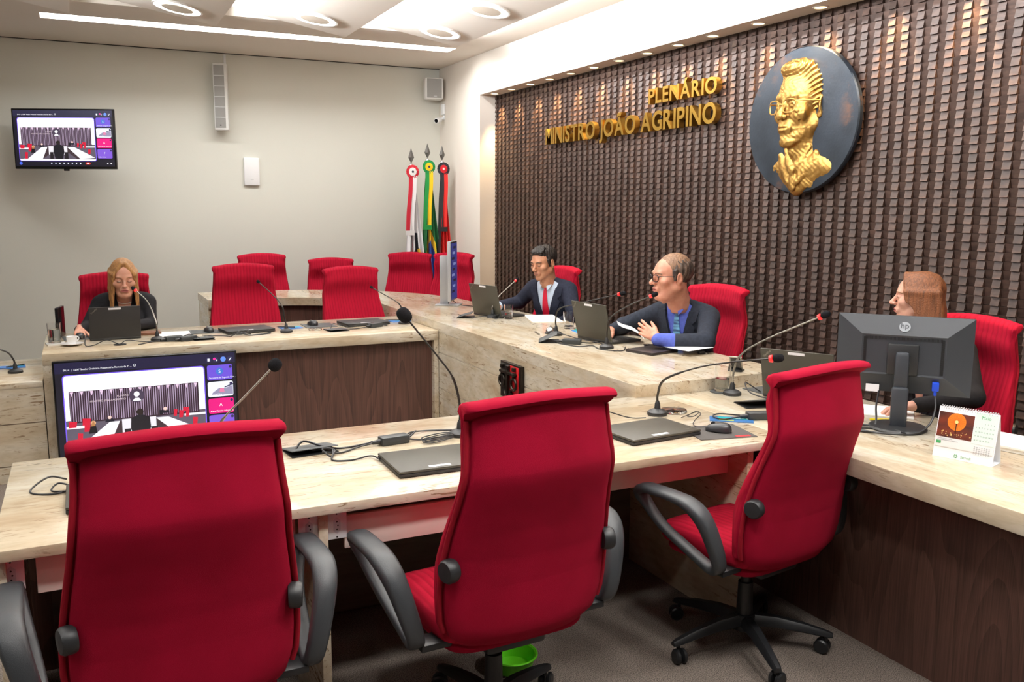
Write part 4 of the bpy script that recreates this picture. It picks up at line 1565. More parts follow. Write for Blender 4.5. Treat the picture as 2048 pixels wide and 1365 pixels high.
MB().tube(crv([(0.125, -0.035, 0.14), (0.13, -0.06, 0.09), (0.11, -0.10, 0.03), (0.05, -0.17, 0.006), (-0.10, -0.20, 0.006), (-0.19, -0.20, 0.006), (-0.10, -0.13, 0.006), (0.02, -0.165, 0.007)], 6), 0.0042, 7).build('video_cord', cable_m, hp)
MB().tube(crv([(-0.08, -0.03, 0.14), (-0.085, -0.05, 0.08), (-0.085, -0.10, 0.006), (-0.16, -0.16, 0.006), (-0.05, -0.22, 0.010), (0.03, -0.19, 0.012), (-0.08, -0.10, 0.008), (-0.20, -0.10, 0.006)], 6), 0.004, 7).build('power_cord', cable_m, hp)

mn = thing('monitor', 'silver stand monitor turned edge-on on the curved bench', 'monitor', (2.785, 6.81, B), R(61.9))
mn.rotation_euler = (0, 0, math.atan2(0.84, 0.54))
silver = mat('silver_plastic', (178, 180, 184), 0.35, 0.3)
# local -y is the screen side
MB().box((0, 0.02, 0.285), (0.275, 0.028, 0.49), 0, 0.004).build('housing', silver, mn)
MB().box((0, 0.0045, 0.285), (0.265, 0.004, 0.48), 0, 0.001).build('bezel', bez, mn)
sc_ = MB()
sc_.box((0, 0.0018, 0.285), (0.255, 0.001, 0.46), 0)
for k in range(9):
    sc_.box((-0.05 + 0.03 * (k % 3), 0.0010, 0.12 + 0.045 * k), (0.11, 0.0006, 0.02), 1 + k % 2)
sc_.build('screen', [screen_blue, emis('screen_dark', (30, 30, 70), 0.6), emis('screen_pale', (150, 160, 220), 0.7)], mn, 0)
MB().box((0.0, 0.085, 0.21), (0.05, 0.07, 0.40), 0, 0.004).build('stand_column', silver, mn)
MB().box((0, 0.05, 0.006), (0.18, 0.20, 0.012), 0, 0.003).build('stand_base', silver, mn)
MB().cyl((0, 0.06, 0.30), (0, 0.034, 0.30), 0.02).build('pivot', blk, mn)
MB().tube(crv([(0.03, 0.034, 0.20), (0.05, 0.045, 0.08), (0.02, -0.02, 0.006), (-0.10, -0.16, 0.005), (-0.22, -0.24, 0.005)], 6), 0.003, 7).build('cord', cable_m, mn)
# ================================================================== microphones
mic((0.424, 6.14, D), [(0.42, 6.16, 0.89), (0.385, 6.27, 1.0), (0.325, 6.39, 1.066)], 'gooseneck microphone with red ring in front of the blonde woman', metal=steel)
mic((1.261, 6.168, D), [(1.252, 6.168, 0.86), (1.238, 6.175, 0.945), (1.19, 6.26, 1.02), (1.127, 6.37, 1.093)], 'thin gooseneck microphone before the empty chair beside the blonde woman', 0.011, 0.03, False)
mic((2.151, 6.261, D), [(2.14, 6.262, 0.86), (2.115, 6.275, 0.915), (2.05, 6.37, 0.965), (1.978, 6.46, 1.017)], 'thin gooseneck microphone on the wood fronted desk, beside the raised bench', 0.011, 0.03, False)
mic((2.715, 5.904, B), [(2.715, 5.905, 0.90), (2.77, 5.92, 0.97), (2.86, 5.95, 1.03), (2.935, 5.975, 1.078)], 'gooseneck microphone by the laptop of the man with the red tie', 0.011, 0.03, True, steel)
mic((2.709, 4.919, B), [(2.705, 4.918, 0.92), (2.715, 4.89, 0.99), (2.78, 4.78, 1.03), (2.93, 4.54, 1.105)], 'gooseneck microphone beside the desk bell on the bench', 0.014, 0.04)
mic((2.723, 4.335, B), [(2.722, 4.33, 0.93), (2.735, 4.315, 1.0), (2.80, 4.24, 1.07), (2.89, 4.15, 1.13)], 'gooseneck microphone pointing at the man with glasses', 0.014, 0.04)
mic((2.715, 3.213, D), [(2.71, 3.205, 0.86), (2.725, 3.18, 0.95), (2.78, 3.09, 1.03), (2.90, 2.88, 1.155)], 'gooseneck microphone with red ring by the water glass and coaster', 0.016, 0.045, True, steel)
mic((2.159, 3.026, D), [(2.155, 3.02, 0.85), (2.165, 2.985, 0.92), (2.235, 2.86, 0.985), (2.32, 2.745, 1.02), (2.405, 2.63, 1.045)], 'gooseneck microphone bending low behind the closed laptop and mouse', 0.017, 0.045)
mic((1.27, 3.06, D), [(1.27, 3.06, 0.88), (1.245, 3.065, 0.985), (1.19, 3.08, 1.07), (1.09, 3.11, 1.205)], 'gooseneck microphone with large black foam head rising behind the middle chair', 0.026, 0.062, False)
mic((0.375, 3.04, D), [(0.375, 3.03, 0.87), (0.40, 3.01, 0.93), (0.47, 3.0, 1.0), (0.555, 3.0, 1.082)], 'gooseneck microphone with round foam head rising behind the nearest left chair', 0.022, 0.046, False, steel)
mic((-0.40, 6.20, 0.60), [(-0.405, 6.2, 0.68), (-0.435, 6.2, 0.73), (-0.50, 6.19, 0.755), (-0.60, 6.15, 0.75), (-0.68, 6.1, 0.73)], 'gooseneck microphone on the low stone desk at the left edge', 0.014, 0.04)

# ================================================================== left desk
laptop_open(0.182, 6.27, D, 2, 'open black laptop hiding the blonde woman\'s hands', 12, True, 0.305, 0.213)
laptop_closed(1.02, 6.33, D, 8, 'closed black laptop with a coiled cable in front of it', True, badge=False)
laptop_closed(1.87, 6.37, D, 6, 'closed black laptop before the empty chair next to the bench', True, badge=False)
tumbler(-0.172, 6.235, D + 0.009, 'water glass at the left end of the blonde woman\'s desk', 0.085, 0.125, 0.036, 0.042)
slab_thing('coaster', 'small white coaster under the glass at the desk\'s left end', 'coaster', -0.165, 6.215, D, 10, 0.11, 0.11, 0.008, mat('coaster_white', (214, 212, 206), 0.4))
cup_set(-0.075, 6.13, D, 'white saucer in front of the blonde woman', 'white coffee cup on the saucer in front of the blonde woman')
slab_thing('upright_display', 'narrow black upright panel behind the glass at left', 'display', -0.142, 6.58, D, 78, 0.16, 0.022, 0.20, bez, None, 0.004)
slab_thing('mouse_pad', 'dark mouse pad under the blonde woman\'s hand', 'mouse pad', -0.03, 6.46, D, 5, 0.20, 0.20, 0.003, flap_m, 'mouse pads')
mouse(-0.03, 6.44, D + 0.003, 8, 'black mouse under the blonde woman\'s hand')
slab_thing('paper_sheets', 'white paper sheets to the right of the black laptop', 'paper', 0.545, 6.37, D, -2, 0.21, 0.25, 0.004, paper)
slab_thing('wooden_tray', 'small brown tray behind the microphone of the blonde woman', 'tray', 0.40, 6.46, D, 0, 0.14, 0.10, 0.018, mat('brown_leather', (112, 72, 52), 0.5), None, 0.003)
adapter(0.515, 6.08, D, 20, 'power adapter next to the blonde woman\'s microphone, left of a pair', [[(-0.05, 0, 0.01), (-0.14, 0.02, 0.004), (-0.24, -0.03, 0.004)]])
adapter(0.60, 6.045, D, 20, 'power adapter next to the black hatch, right of a pair', [[(0.055, 0, 0.012), (0.10, 0.03, 0.004), (0.06, 0.07, 0.01), (0.0, 0.06, 0.02), (0.03, 0.02, 0.036), (0.10, 0.0, 0.004), (0.16, 0.08, 0.004)]])
hatch(0.70, 6.08, D, 0, 'cable hatch on the wood fronted desk, left of the cable coil', 0.13, 0.15, 3)
slab_thing('mouse_pad', 'dark mouse pad right of the white paper sheets', 'mouse pad', 0.745, 6.42, D, 0, 0.20, 0.19, 0.003, flap_m, 'mouse pads')
mouse(0.775, 6.40, D + 0.003, 12, 'black mouse on the pad right of the white paper sheets')
adp = cable([(0.88, 6.10, D + .004), (0.93, 6.09, D + .03), (1.0, 6.13, D + .035), (0.96, 6.17, D + .006), (0.90, 6.12, D + .02), (0.97, 6.08, D + .04), (1.01, 6.12, D + .01), (0.93, 6.15, D + .03), (0.99, 6.10, D + .006), (1.06, 6.11, D + .004), (1.15, 6.15, D + .004), (1.12, 6.24, D + .006)], 'coiled black cable in front of a closed black laptop', 0.004)
cable([(0.70, 6.12, D + .02), (0.76, 6.18, D + .005), (0.82, 6.15, D + .005), (0.88, 6.10, D + .004)], 'cable from the open hatch to the coiled cable', 0.003)
cable([(0.19, 6.04, D + .004), (0.12, 6.07, D + .03), (0.05, 6.05, D + .006), (0.0, 6.02, D + .01), (0.0, 6.10, D + .06), (-0.02, 6.2, D + .04), (0.0, 6.3, D + .01)], 'cable looping from the desk grommet past the black laptop to the mouse')
cable([(0.20, 6.04, D + .004), (0.24, 6.08, D + .02), (0.33, 6.08, D + .006), (0.40, 6.07, D + .004), (0.52, 6.03, D + .004), (0.6, 6.0, D + .004)], 'cable running from the grommet to the adapters')
gr = MB().lathe([(0.0, 0.0), (0.038, 0.0), (0.038, 0.004), (0.0, 0.004)], 24).build('cable_grommet', blk)
gr.location = (0.195, 6.035, D)
tag(gr, 'round black grommet in the desk before the blonde woman\'s laptop', 'grommet')
def card(x, y, z, rz, label, pen=True):
    o = slab_thing('id_card', label, 'card', x, y, z, rz, 0.15, 0.10, 0.004, mat('card_blue', (56, 120, 196), 0.35), 'plastic cards on the desks')
    MB().box((0.02, 0.02, 0.0045), (0.09, 0.04, 0.0008)).build('printed_patch', mat('card_teal', (40, 160, 170), 0.4), o)
    return o
def pen(x, y, z, rz, label, m=None):
    o = MB().cyl((-0.065, 0, 0.005), (0.055, 0, 0.005), 0.0045, n=10).cyl((0.055, 0, 0.005), (0.068, 0, 0.005), 0.004, 0.0008, 10).build('pen', m or blk)
    o.location = (x, y, z)
    o.rotation_euler = (0, 0, R(rz))
    return tag(o, label, 'pen', 'pens on the desks')
card(1.335, 6.37, D, 8, 'blue card behind the thin microphone beside the empty chair')
pen(1.30, 6.37, D + 0.0055, 150, 'black pen lying on the blue card behind the thin microphone')
slab_thing('mouse_pad', 'dark mouse pad between the two empty chairs at the wood fronted desk', 'mouse pad', 1.55, 6.42, D, 0, 0.22, 0.22, 0.003, flap_m, 'mouse pads')
mouse(1.51, 6.45, D + 0.003, 20, 'black mouse between the two empty chairs')
hatch(1.60, 6.12, D, 6, 'cable hatch on the wood fronted desk, right of the thin microphone', 0.14, 0.15, 3)
adapter(1.90, 6.17, D, 28, 'power adapter in front of the closed laptop by the raised bench', [[(-0.08, 0, 0.01), (-0.16, 0.03, 0.004), (-0.26, 0.06, 0.008)], [(0.055, 0, 0.012), (0.10, -0.02, 0.004), (0.14, 0.06, 0.004), (0.2, 0.12, 0.01)]])
cable([(1.58, 6.20, D + .006), (1.62, 6.27, D + .03), (1.68, 6.24, D + .01), (1.64, 6.19, D + .035), (1.70, 6.22, D + .006), (1.78, 6.25, D + .004)], 'tangled cable behind the right hatch of the wood fronted desk')
card(2.17, 6.42, D, 8, 'blue card under a pen by the raised bench')
pen(2.13, 6.44, D + 0.0055, 160, 'black pen lying on the blue card by the raised bench')
ml = glass('lens_glass')
def lens(x, y, z, label, r=0.045):
    o = MB().lathe([(0.0, 0.001), (r, 0.001), (r + 0.002, 0.006), (r - 0.002, 0.012), (0.0, 0.016)], 28).build('glass_disc', ml)
    o.location = (x, y, z)
    return tag(o, label, 'paperweight', 'clear glass discs')
lens(1.47, 6.20, D, 'clear glass disc by the hatch between the empty chairs')
# far left desk
card(-0.43, 6.42, 0.60, 4, 'blue card at the left edge behind the microphone')
pen(-0.41, 6.42, 0.6055, 40, 'black pen on the blue card at the left edge')
cable([(-0.75, 6.33, 0.604), (-0.6, 6.28, 0.604), (-0.5, 6.33, 0.61), (-0.42, 6.30, 0.604), (-0.40, 6.24, 0.606)], 'black cable by the microphone at the left edge')

# ================================================================== raised bench
laptop_open(2.71, 5.99, B, -76, 'open laptop in front of the man with the red tie', 12)
laptop_open(2.80, 4.60, B, -82, 'open laptop in front of the man with glasses', 14)
tumbler(2.795, 5.80, B, 'half full water glass near the man with the red tie', 0.045)
tumbler(2.945, 5.17, B, 'nearly empty water glass on the bench near the cup', 0.02, 0.115, 0.033, 0.040)
cup_set(3.05, 5.13, B, 'white saucer on the bench behind the laptop', 'white coffee cup on the bench between the two men')
slab_thing('paper_sheets', 'white papers in front of the man with the red tie', 'paper', 3.03, 5.70, B, -18, 0.22, 0.42, 0.004, paper)
bl = thing('desk_bell', 'chrome desk bell on the bench', 'bell', (2.712, 5.0, B))
MB().lathe([(0.0, 0.0), (0.036, 0.0), (0.038, 0.006), (0.034, 0.010), (0.0, 0.010)], 28).build('base', blk, bl)
MB().lathe([(0.032, 0.014), (0.031, 0.024), (0.022, 0.038), (0.008, 0.044), (0.0, 0.045)], 28, capb=False).build('dome', chrome, bl)
MB().lathe([(0.0, 0.045), (0.005, 0.045), (0.005, 0.053), (0.0, 0.054)], 12).build('button', chrome, bl)
pen(2.63, 5.03, B, 75, 'silver pen beside the desk bell', steel)
hatch(2.55, 6.02, B, 60, 'cable hatch on the bench beside the laptop of the man with the red tie', 0.16, 0.12, 16)
hatch(2.545, 4.71, B, 62, 'cable hatch with raised flap in front of the desk bell', 0.16, 0.125, 24)
adapter(2.62, 4.56, B, -42, 'power adapter on the bench before the microphones', [[(-0.08, 0, 0.01), (-0.13, 0.0, 0.02), (-0.17, 0.05, 0.006)], [(0.055, 0, 0.012), (0.11, 0.05, 0.004), (0.16, 0.16, 0.004), (0.10, 0.26, 0.006)]])
card(2.94, 4.98, B, 80, 'green and blue card on the bench beside the laptop')
pen(2.93, 4.98, B + 0.0055, 100, 'green pen on the card beside the laptop of the man with glasses', mat('pen_green', (20, 150, 140), 0.4))
cable([(2.55, 4.64, B + .004), (2.56, 4.55, B + .004), (2.60, 4.44, B + .004), (2.68, 4.42, B + .006), (2.66, 4.30, B + .004), (2.74, 4.20, B + .004), (2.83, 4.30, B + .006)], 'black cable snaking under the microphone of the man with glasses')
cable([(2.60, 4.85, B + .005), (2.66, 4.80, B + .03), (2.74, 4.70, B + .006), (2.70, 4.62, B + .02), (2.78, 4.52, B + .004), (2.76, 4.42, B + .006)], 'black cable looping behind the hatch with the raised flap')
cable([(2.50, 6.05, B + .02), (2.55, 5.93, B + .005), (2.62, 5.86, B + .02), (2.70, 5.80, B + .005), (2.74, 5.84, B + .03), (2.70, 5.88, B + .01)], 'black cable curled around the microphone of the man with the red tie')
slab_thing('folder', 'black closed folder beneath the white papers', 'folder', 2.89, 4.12, B, 14, 0.22, 0.20, 0.016, mat('black_leather', (40, 34, 34), 0.4), None, 0.003)
slab_thing('phone', 'black smartphone leaning against the folder', 'phone', 2.98, 4.26, B, 60, 0.15, 0.075, 0.008, bez, None, 0.003)
pf = MB()
P = [[(x, y, 0.0165 + 0.018 * max(0, (x + 0.08) / 0.2) ** 2 * 0 + 0.010 * (1 + math.sin(5 * x + 1))) for y in np.linspace(-0.13, 0.13, 6)] for x in np.linspace(-0.1, 0.1, 10)]
pfo = MB().grid(P).build('paper_sheets', paper)
pfo.location = (3.05, 4.03, B)
pfo.rotation_euler = (0, 0, R(8))
tag(pfo, 'white papers half on the black folder near the man with glasses', 'paper')
ky = thing('key_ring', 'bunch of keys on the bench edge near the man with glasses', 'keys', (3.13, 3.94, B))
MB().tube([(0.016 * math.cos(a), 0.016 * math.sin(a), 0.004) for a in np.linspace(0, 2 * PI, 15)[:-1]], 0.002, 6, closed=True).build('ring', steel, ky)
for a in (0.3, 1.1, 2.3):
    MB().box((0.034, 0, 0.003), (0.042, 0.008, 0.003), 0, 0, rotz(a)).cyl((0.02, 0, 0.001), (0.02, 0, 0.005), 0.011, n=12, M=rotz(a)).build('key', steel, ky)
MB().box((-0.03, 0.0, 0.009), (0.045, 0.024, 0.016), 0, 0.006).build('fob', blk, ky)

# ================================================================== near desk and right desk
laptop_closed(1.94, 2.775, D, 5, 'closed laptop between the middle and right chairs')
laptop_closed(1.05, 2.755, D, -1, 'closed laptop left of the middle chair, cable plugged in', d=0.25)
laptop_closed(0.085, 2.83, D, 0, 'closed laptop mostly hidden behind the nearest left chair', badge=False, stick=False)
slab_thing('mouse_pad', 'dark mouse pad with red tag on the near desk', 'mouse pad', 2.20, 2.68, D, -12, 0.235, 0.20, 0.003, mat('pad_grey', (66, 62, 60), 0.7), 'mouse pads')
rt = MB().box((0.065, -0.082, 0.0034), (0.06, 0.018, 0.0006)).build('brand_tag', mat('tag_red', (196, 44, 52), 0.5), bpy.data.objects['mouse_pad.003'] if 'mouse_pad.003' in bpy.data.objects else None)
mouse(2.205, 2.68, D + 0.003, 37, 'black corded mouse on the near desk\'s mouse pad', [(0, 0.05, 0.012), (0.01, 0.09, 0.006), (0.07, 0.12, 0.002), (0.14, 0.13, 0.004), (0.22, 0.13, 0.010), (0.24, 0.16, 0.012), (0.16, 0.17, 0.008), (0.15, 0.14, 0.014), (0.23, 0.14, 0.016), (0.23, 0.17, 0.006), (0.14, 0.19, 0.004)])
cd = thing('id_card', 'teal and blue leaflet above the mouse pad', 'leaflet', (2.385, 2.82, D), R(-38), None)
MB().box((0, 0, 0.0015), (0.175, 0.085, 0.003)).build('sheet', mat('leaf_blue', (52, 104, 160), 0.35), cd)
MB().box((0.02, 0.018, 0.0033), (0.15, 0.026, 0.0006)).build('teal_band', mat('leaf_teal', (20, 160, 160), 0.3), cd)
MB().box((-0.02, -0.022, 0.0033), (0.06, 0.016, 0.0006)).build('yellow_patch', mat('leaf_yellow', (190, 200, 60), 0.3), cd)
MB().box((0.03, 0.018, 0.0037), (0.04, 0.01, 0.0006)).box((0.07, 0.016, 0.0037), (0.016, 0.012, 0.0006)).build('white_print', paper, cd)
lens(2.255, 3.04, D, 'clear glass disc at the foot of the low bending microphone', 0.055)
adapter(2.50, 2.78, D, -20, 'power adapter at the edge of the right red chair', [[(-0.085, 0, 0.012), (-0.16, -0.01, 0.006), (-0.19, 0.03, 0.01), (-0.15, 0.06, 0.012), (-0.06, 0.05, 0.006), (0.02, 0.06, 0.006)]])
hatch(2.68, 2.99, D, -15, 'cable hatch with raised flap behind the right red chair', 0.18, 0.13, 14)
slab_thing('mouse_pad', 'dark mouse pad beside the laptop of the brown haired woman', 'mouse pad', 2.95, 3.21, D, 0, 0.20, 0.18, 0.003, flap_m, 'mouse pads')
laptop_open(2.90, 2.98, D, -62, 'open laptop facing the brown haired woman, half hidden by the right chair', 16)
cable([(2.86, 3.18, D + .006), (2.80, 3.22, D + .05), (2.76, 3.14, D + .02), (2.80, 3.06, D + .004), (2.86, 3.08, D + .006)], 'white tipped cable loop by the laptop of the brown haired woman')
tumbler(2.712, 3.283, D + 0.006, 'water glass on a dark coaster at the end of the raised bench', 0.06, 0.125, 0.034, 0.040)
co = MB().lathe([(0.0, 0.0), (0.05, 0.0), (0.05, 0.006), (0.0, 0.006)], 28).build('coaster', flap_m)
co.location = (2.705, 3.283, D)
tag(co, 'dark round coaster beneath the water glass at the bench end', 'coaster')
st = thing('card_holder', 'small silver and black tilted holder on the bench corner', 'card holder', (2.93, 3.44, B), R(-55))
MB().box((0, 0.01, 0.004), (0.06, 0.06, 0.008), 0, 0.002).build('base', blk, st)
M = T(0, 0.0, 0.006) @ Matrix.Rotation(R(28), 4, 'X')
MB().box((0, 0, 0.042), (0.065, 0.006, 0.085), 0, 0.002, M).build('frame', steel, st)
MB().box((0, -0.0036, 0.044), (0.05, 0.001, 0.066), 0, 0, M).build('window', bez, st)

hatch(0.70, 3.09, D, 6, 'cable hatch with torn open flap between the left and middle chairs', 0.17, 0.13, 8)
cable([(0.64, 3.07, D + .01), (0.68, 3.10, D + .035), (0.74, 3.06, D + .02), (0.80, 3.05, D + .008), (0.90, 3.075, D + .006), (0.93, 3.075, D + .012)], 'cable from the open hatch to the adapter on the near desk', 0.004)
cable([(0.70, 3.05, D + .012), (0.76, 3.02, D + .02), (0.745, 2.96, D + .006), (0.72, 2.99, D + .03), (0.77, 3.01, D + .015), (0.74, 2.93, D + .004), (0.80, 2.90, D + .004), (0.87, 2.91, D + .008), (0.885, 2.85, D + .010)], 'knotted cable plugged into the closed laptop left of the middle chair', 0.003)
adapter(1.005, 3.06, D, 6, 'power adapter on the near desk behind the closed laptop', [[(-0.085, 0, 0.012), (-0.14, 0.0, 0.006), (-0.22, -0.03, 0.004), (-0.28, -0.01, 0.01)], [(0.055, 0.01, 0.014), (0.10, 0.07, 0.012), (0.19, 0.09, 0.004), (0.30, 0.03, 0.004), (0.38, -0.04, 0.004)], [(0.055, -0.008, 0.014), (0.10, 0.02, 0.03), (0.08, 0.04, 0.01), (0.06, 0.0, 0.01), (0.12, -0.02, 0.004), (0.3, 0.0, 0.004)]])
cb = []
for k in range(4):
    cb += [(1.10, 3.00 + 0.006 * k, D + .006 + .005 * k), (1.20, 3.035 + 0.004 * k, D + .008 + .005 * k), (1.225, 3.02, D + .008 + .004 * k), (1.13, 2.985 + 0.004 * k, D + .006 + .005 * k)]
cable(cb, 'bundled thin cable beside the adapter on the near desk', 0.0022)
cable([(2.07, 2.98, D + .006), (2.0, 3.0, D + .01), (1.86, 3.03, D + .05), (1.72, 3.0, D + .03), (1.62, 2.92, D + .004)], 'thin cable arching from the low microphone towards the middle chair', 0.0025)
cable([(-0.08, 3.05, D + .012), (-0.13, 3.03, D + .03), (-0.18, 2.98, D + .004), (-0.12, 2.93, D + .004), (-0.06, 2.95, D + .008), (-0.10, 2.985, D + .02), (-0.12, 2.955, D + .006), (-0.06, 2.915, D + .010)], 'cable loop at the left end of the near desk')

# calendar
ca = thing('desk_calendar', 'standing desk calendar with orange wheel photograph', 'calendar', (2.715, 2.0, D))
ca.rotation_euler = (0, 0, math.atan2(2.09 - 1.902, 2.683 - 2.737) + PI)      # local x runs along the front edge, left to right
Wc, Hc, Dp = 0.20, 0.175, 0.075
cw = mat('calendar_white', (240, 242, 246), 0.45)
th_ = math.atan2(Dp / 2, Hc)
Mf = T(0, 0, 0) @ Matrix.Rotation(-th_, 4, 'X')          # front board leaning back
Mk = T(0, Dp, 0) @ Matrix.Rotation(th_, 4, 'X')
L_ = Hc / math.cos(th_)
MB().box((0, 0, L_ / 2), (Wc, 0.002, L_), 0, 0, Mf).box((0, 0, L_ / 2), (Wc, 0.002, L_), 0, 0, Mk).box((0, Dp / 2, 0.001), (Wc, Dp, 0.0015)).build('stand_board', cw, ca)
pg = MB().box((0.0, -0.0025, L_ / 2 + 0.018), (Wc - 0.006, 0.003, L_ - 0.04), 0, 0.001, Mf).build('page', cw, ca)
MB().box((-0.037, -0.0045, L_ - 0.062), (0.118, 0.0008, 0.088), 0, 0, Mf).build('photograph', mat('photo_dusk', (58, 26, 22), 0.4, var=(110, 44, 24), vscale=(10, 10, 30)), ca)
ds = MB()
Mq = Mf @ Matrix(((1, 0, 0, -0.034), (0, 0, -1, -0.0052), (0, 1, 0, L_ - 0.048), (0, 0, 0, 1)))
ds.lathe([(0.0, 0.0), (0.031, 0.0), (0.031, 0.0006), (0.0, 0.0006)], 36, mi=0, M=Mq)
for k in range(24):
    a = 2 * PI * k / 24
    ds.box((0.017 * math.cos(a), 0.017 * math.sin(a), 0.0008), (0.024, 0.0006, 0.0003), 1, 0, Mq @ T(0, 0, 0) @ T(0.017 * math.cos(a) , 0.017 * math.sin(a), 0) @ rotz(a) @ T(-0.017 * math.cos(a), -0.017 * math.sin(a), 0))
ds.lathe([(0.0, 0.0007), (0.006, 0.0007), (0.006, 0.0012), (0.0, 0.0012)], 16, mi=2, M=Mq)
ds.box((0, -0.022, 0.0009), (0.003, 0.036, 0.0004), 3, 0, Mq)
for k in range(26):
    ds.box((random.uniform(-0.058, 0.052), random.uniform(-0.054, -0.034), 0.0009), (random.uniform(.001, .004), random.uniform(.001, .004), 0.0004), 2, 0, Mq)
ds.build('wheel_print', [mat('wheel_orange', (238, 128, 30), 0.4), mat('wheel_spoke', (180, 70, 20), 0.4), mat('wheel_light', (255, 220, 140), 0.4), mat('wheel_dark', (50, 20, 16), 0.4)], ca, 0)
MB().box((0.06, -0.0045, L_ - 0.058), (0.072, 0.0008, 0.108), 0, 0, Mf).build('month_panel', mat('month_mint', (216, 240, 228), 0.45), ca)
tx = MB()
def ctext(s, x, z, h, mi_, align='LEFT'):
    v, f = text_geo(s, h, align=align, res=2)
    tx.add(v, f, mi_, Mf @ Matrix(((1, 0, 0, x), (0, 0, -1, -0.0052), (0, 1, 0, z), (0, 0, 0, 1))))
ctext('Maio', 0.06, L_ - 0.024, 0.016, 0, 'CENTER')
days = 1
for r in range(5):
    for c_ in range(7):
        if days <= 31 and not (r == 0 and c_ < 3):
            ctext(str(days), 0.032 + c_ * 0.0092, L_ - 0.042 - r * 0.0145, 0.0062, 1, 'CENTER')
            days += 1
for r in range(5):
    for c_ in range(7):
        tx.box((0.036 + c_ * 0.008, -0.0048, L_ - 0.122 - r * 0.006), (0.004, 0.0004, 0.0024), 2, 0, Mf)
tx.box((-0.065, -0.0048, L_ - 0.112), (0.05, 0.0004, 0.0014), 2, 0, Mf)
tx.box((-0.055, -0.0048, L_ - 0.117), (0.07, 0.0004, 0.0014), 2, 0, Mf)
tx.box((-0.085, -0.0048, L_ - 0.126), (0.016, 0.0006, 0.010), 0, 0, Mf)
v, f = text_geo('Sicredi', 0.013, align='CENTER', res=2)
tx.add(v, f, 0, Mf @ Matrix(((1, 0, 0, 0.012), (0, 0, -1, -0.0016), (0, 1, 0, 0.008), (0, 0, 0, 1))))
for k in range(6):
    a = k * PI / 3
    tx.box((-0.022 + 0.005 * math.cos(a), -0.0016, 0.0125 + 0.005 * math.sin(a)), (0.0034, 0.0005, 0.0034), 0, 0, Mf)
tx.build('print', [mat('print_green', (60, 150, 90), 0.5), mat('print_dark', (60, 66, 72), 0.5), mat('print_grey', (170, 176, 182), 0.5)], ca, 0)
sp_ = MB()
Mt = T(0, Dp / 2, Hc)
for k in range(24):
    x = -Wc / 2 + 0.008 + k * (Wc - 0.016) / 23
    sp_.tube([(x, Dp / 2 + 0.007 * math.cos(a), Hc - 0.001 + 0.007 * math.sin(a)) for a in np.linspace(0, 2 * PI, 11)[:-1]], 0.0011, 5, closed=True)
sp_.build('wire_binding', mat('wire_white', (228, 228, 232), 0.3, 0.3), ca)

for k, (x, y, rz, lab) in enumerate(((3.06, 2.06, 14, 'stack of papers behind the desk calendar'),)):
    o = thing('paper_stack', lab, 'paper', (x, y, D), R(rz))
    for q in range(3):
        MB().box((random.uniform(-.006, .006), random.uniform(-.006, .006), 0.004 + 0.007 * q), (0.21, 0.297, 0.0066)).build('sheaf', paper, o)
slab_thing('paper_sheets', 'white papers under the brown haired woman\'s hand', 'paper', 3.06, 2.68, D, 40, 0.21, 0.297, 0.004, paper)
pen(2.955, 2.535, D, -30, 'yellow marker lying at the monitor base', mat('pen_yellow', (240, 220, 20), 0.4))
gb = thing('plastic_bowl', 'bright green plastic bowl on the carpet under the desk', 'bowl', (1.30, 2.66, 0))
MB().lathe([(0.0, 0.001), (0.07, 0.001), (0.085, 0.05), (0.09, 0.052), (0.088, 0.056), (0.082, 0.052), (0.067, 0.006), (0.0, 0.005)], 36).build('bowl', mat('lime_plastic', (110, 220, 40), 0.35), gb)
MB().tube([(0.089 * math.cos(a), 0.089 * math.sin(a), 0.053) for a in np.linspace(0, 2 * PI, 33)[:-1]], 0.004, 6, closed=True).build('rim', MATS['lime_plastic'], gb)


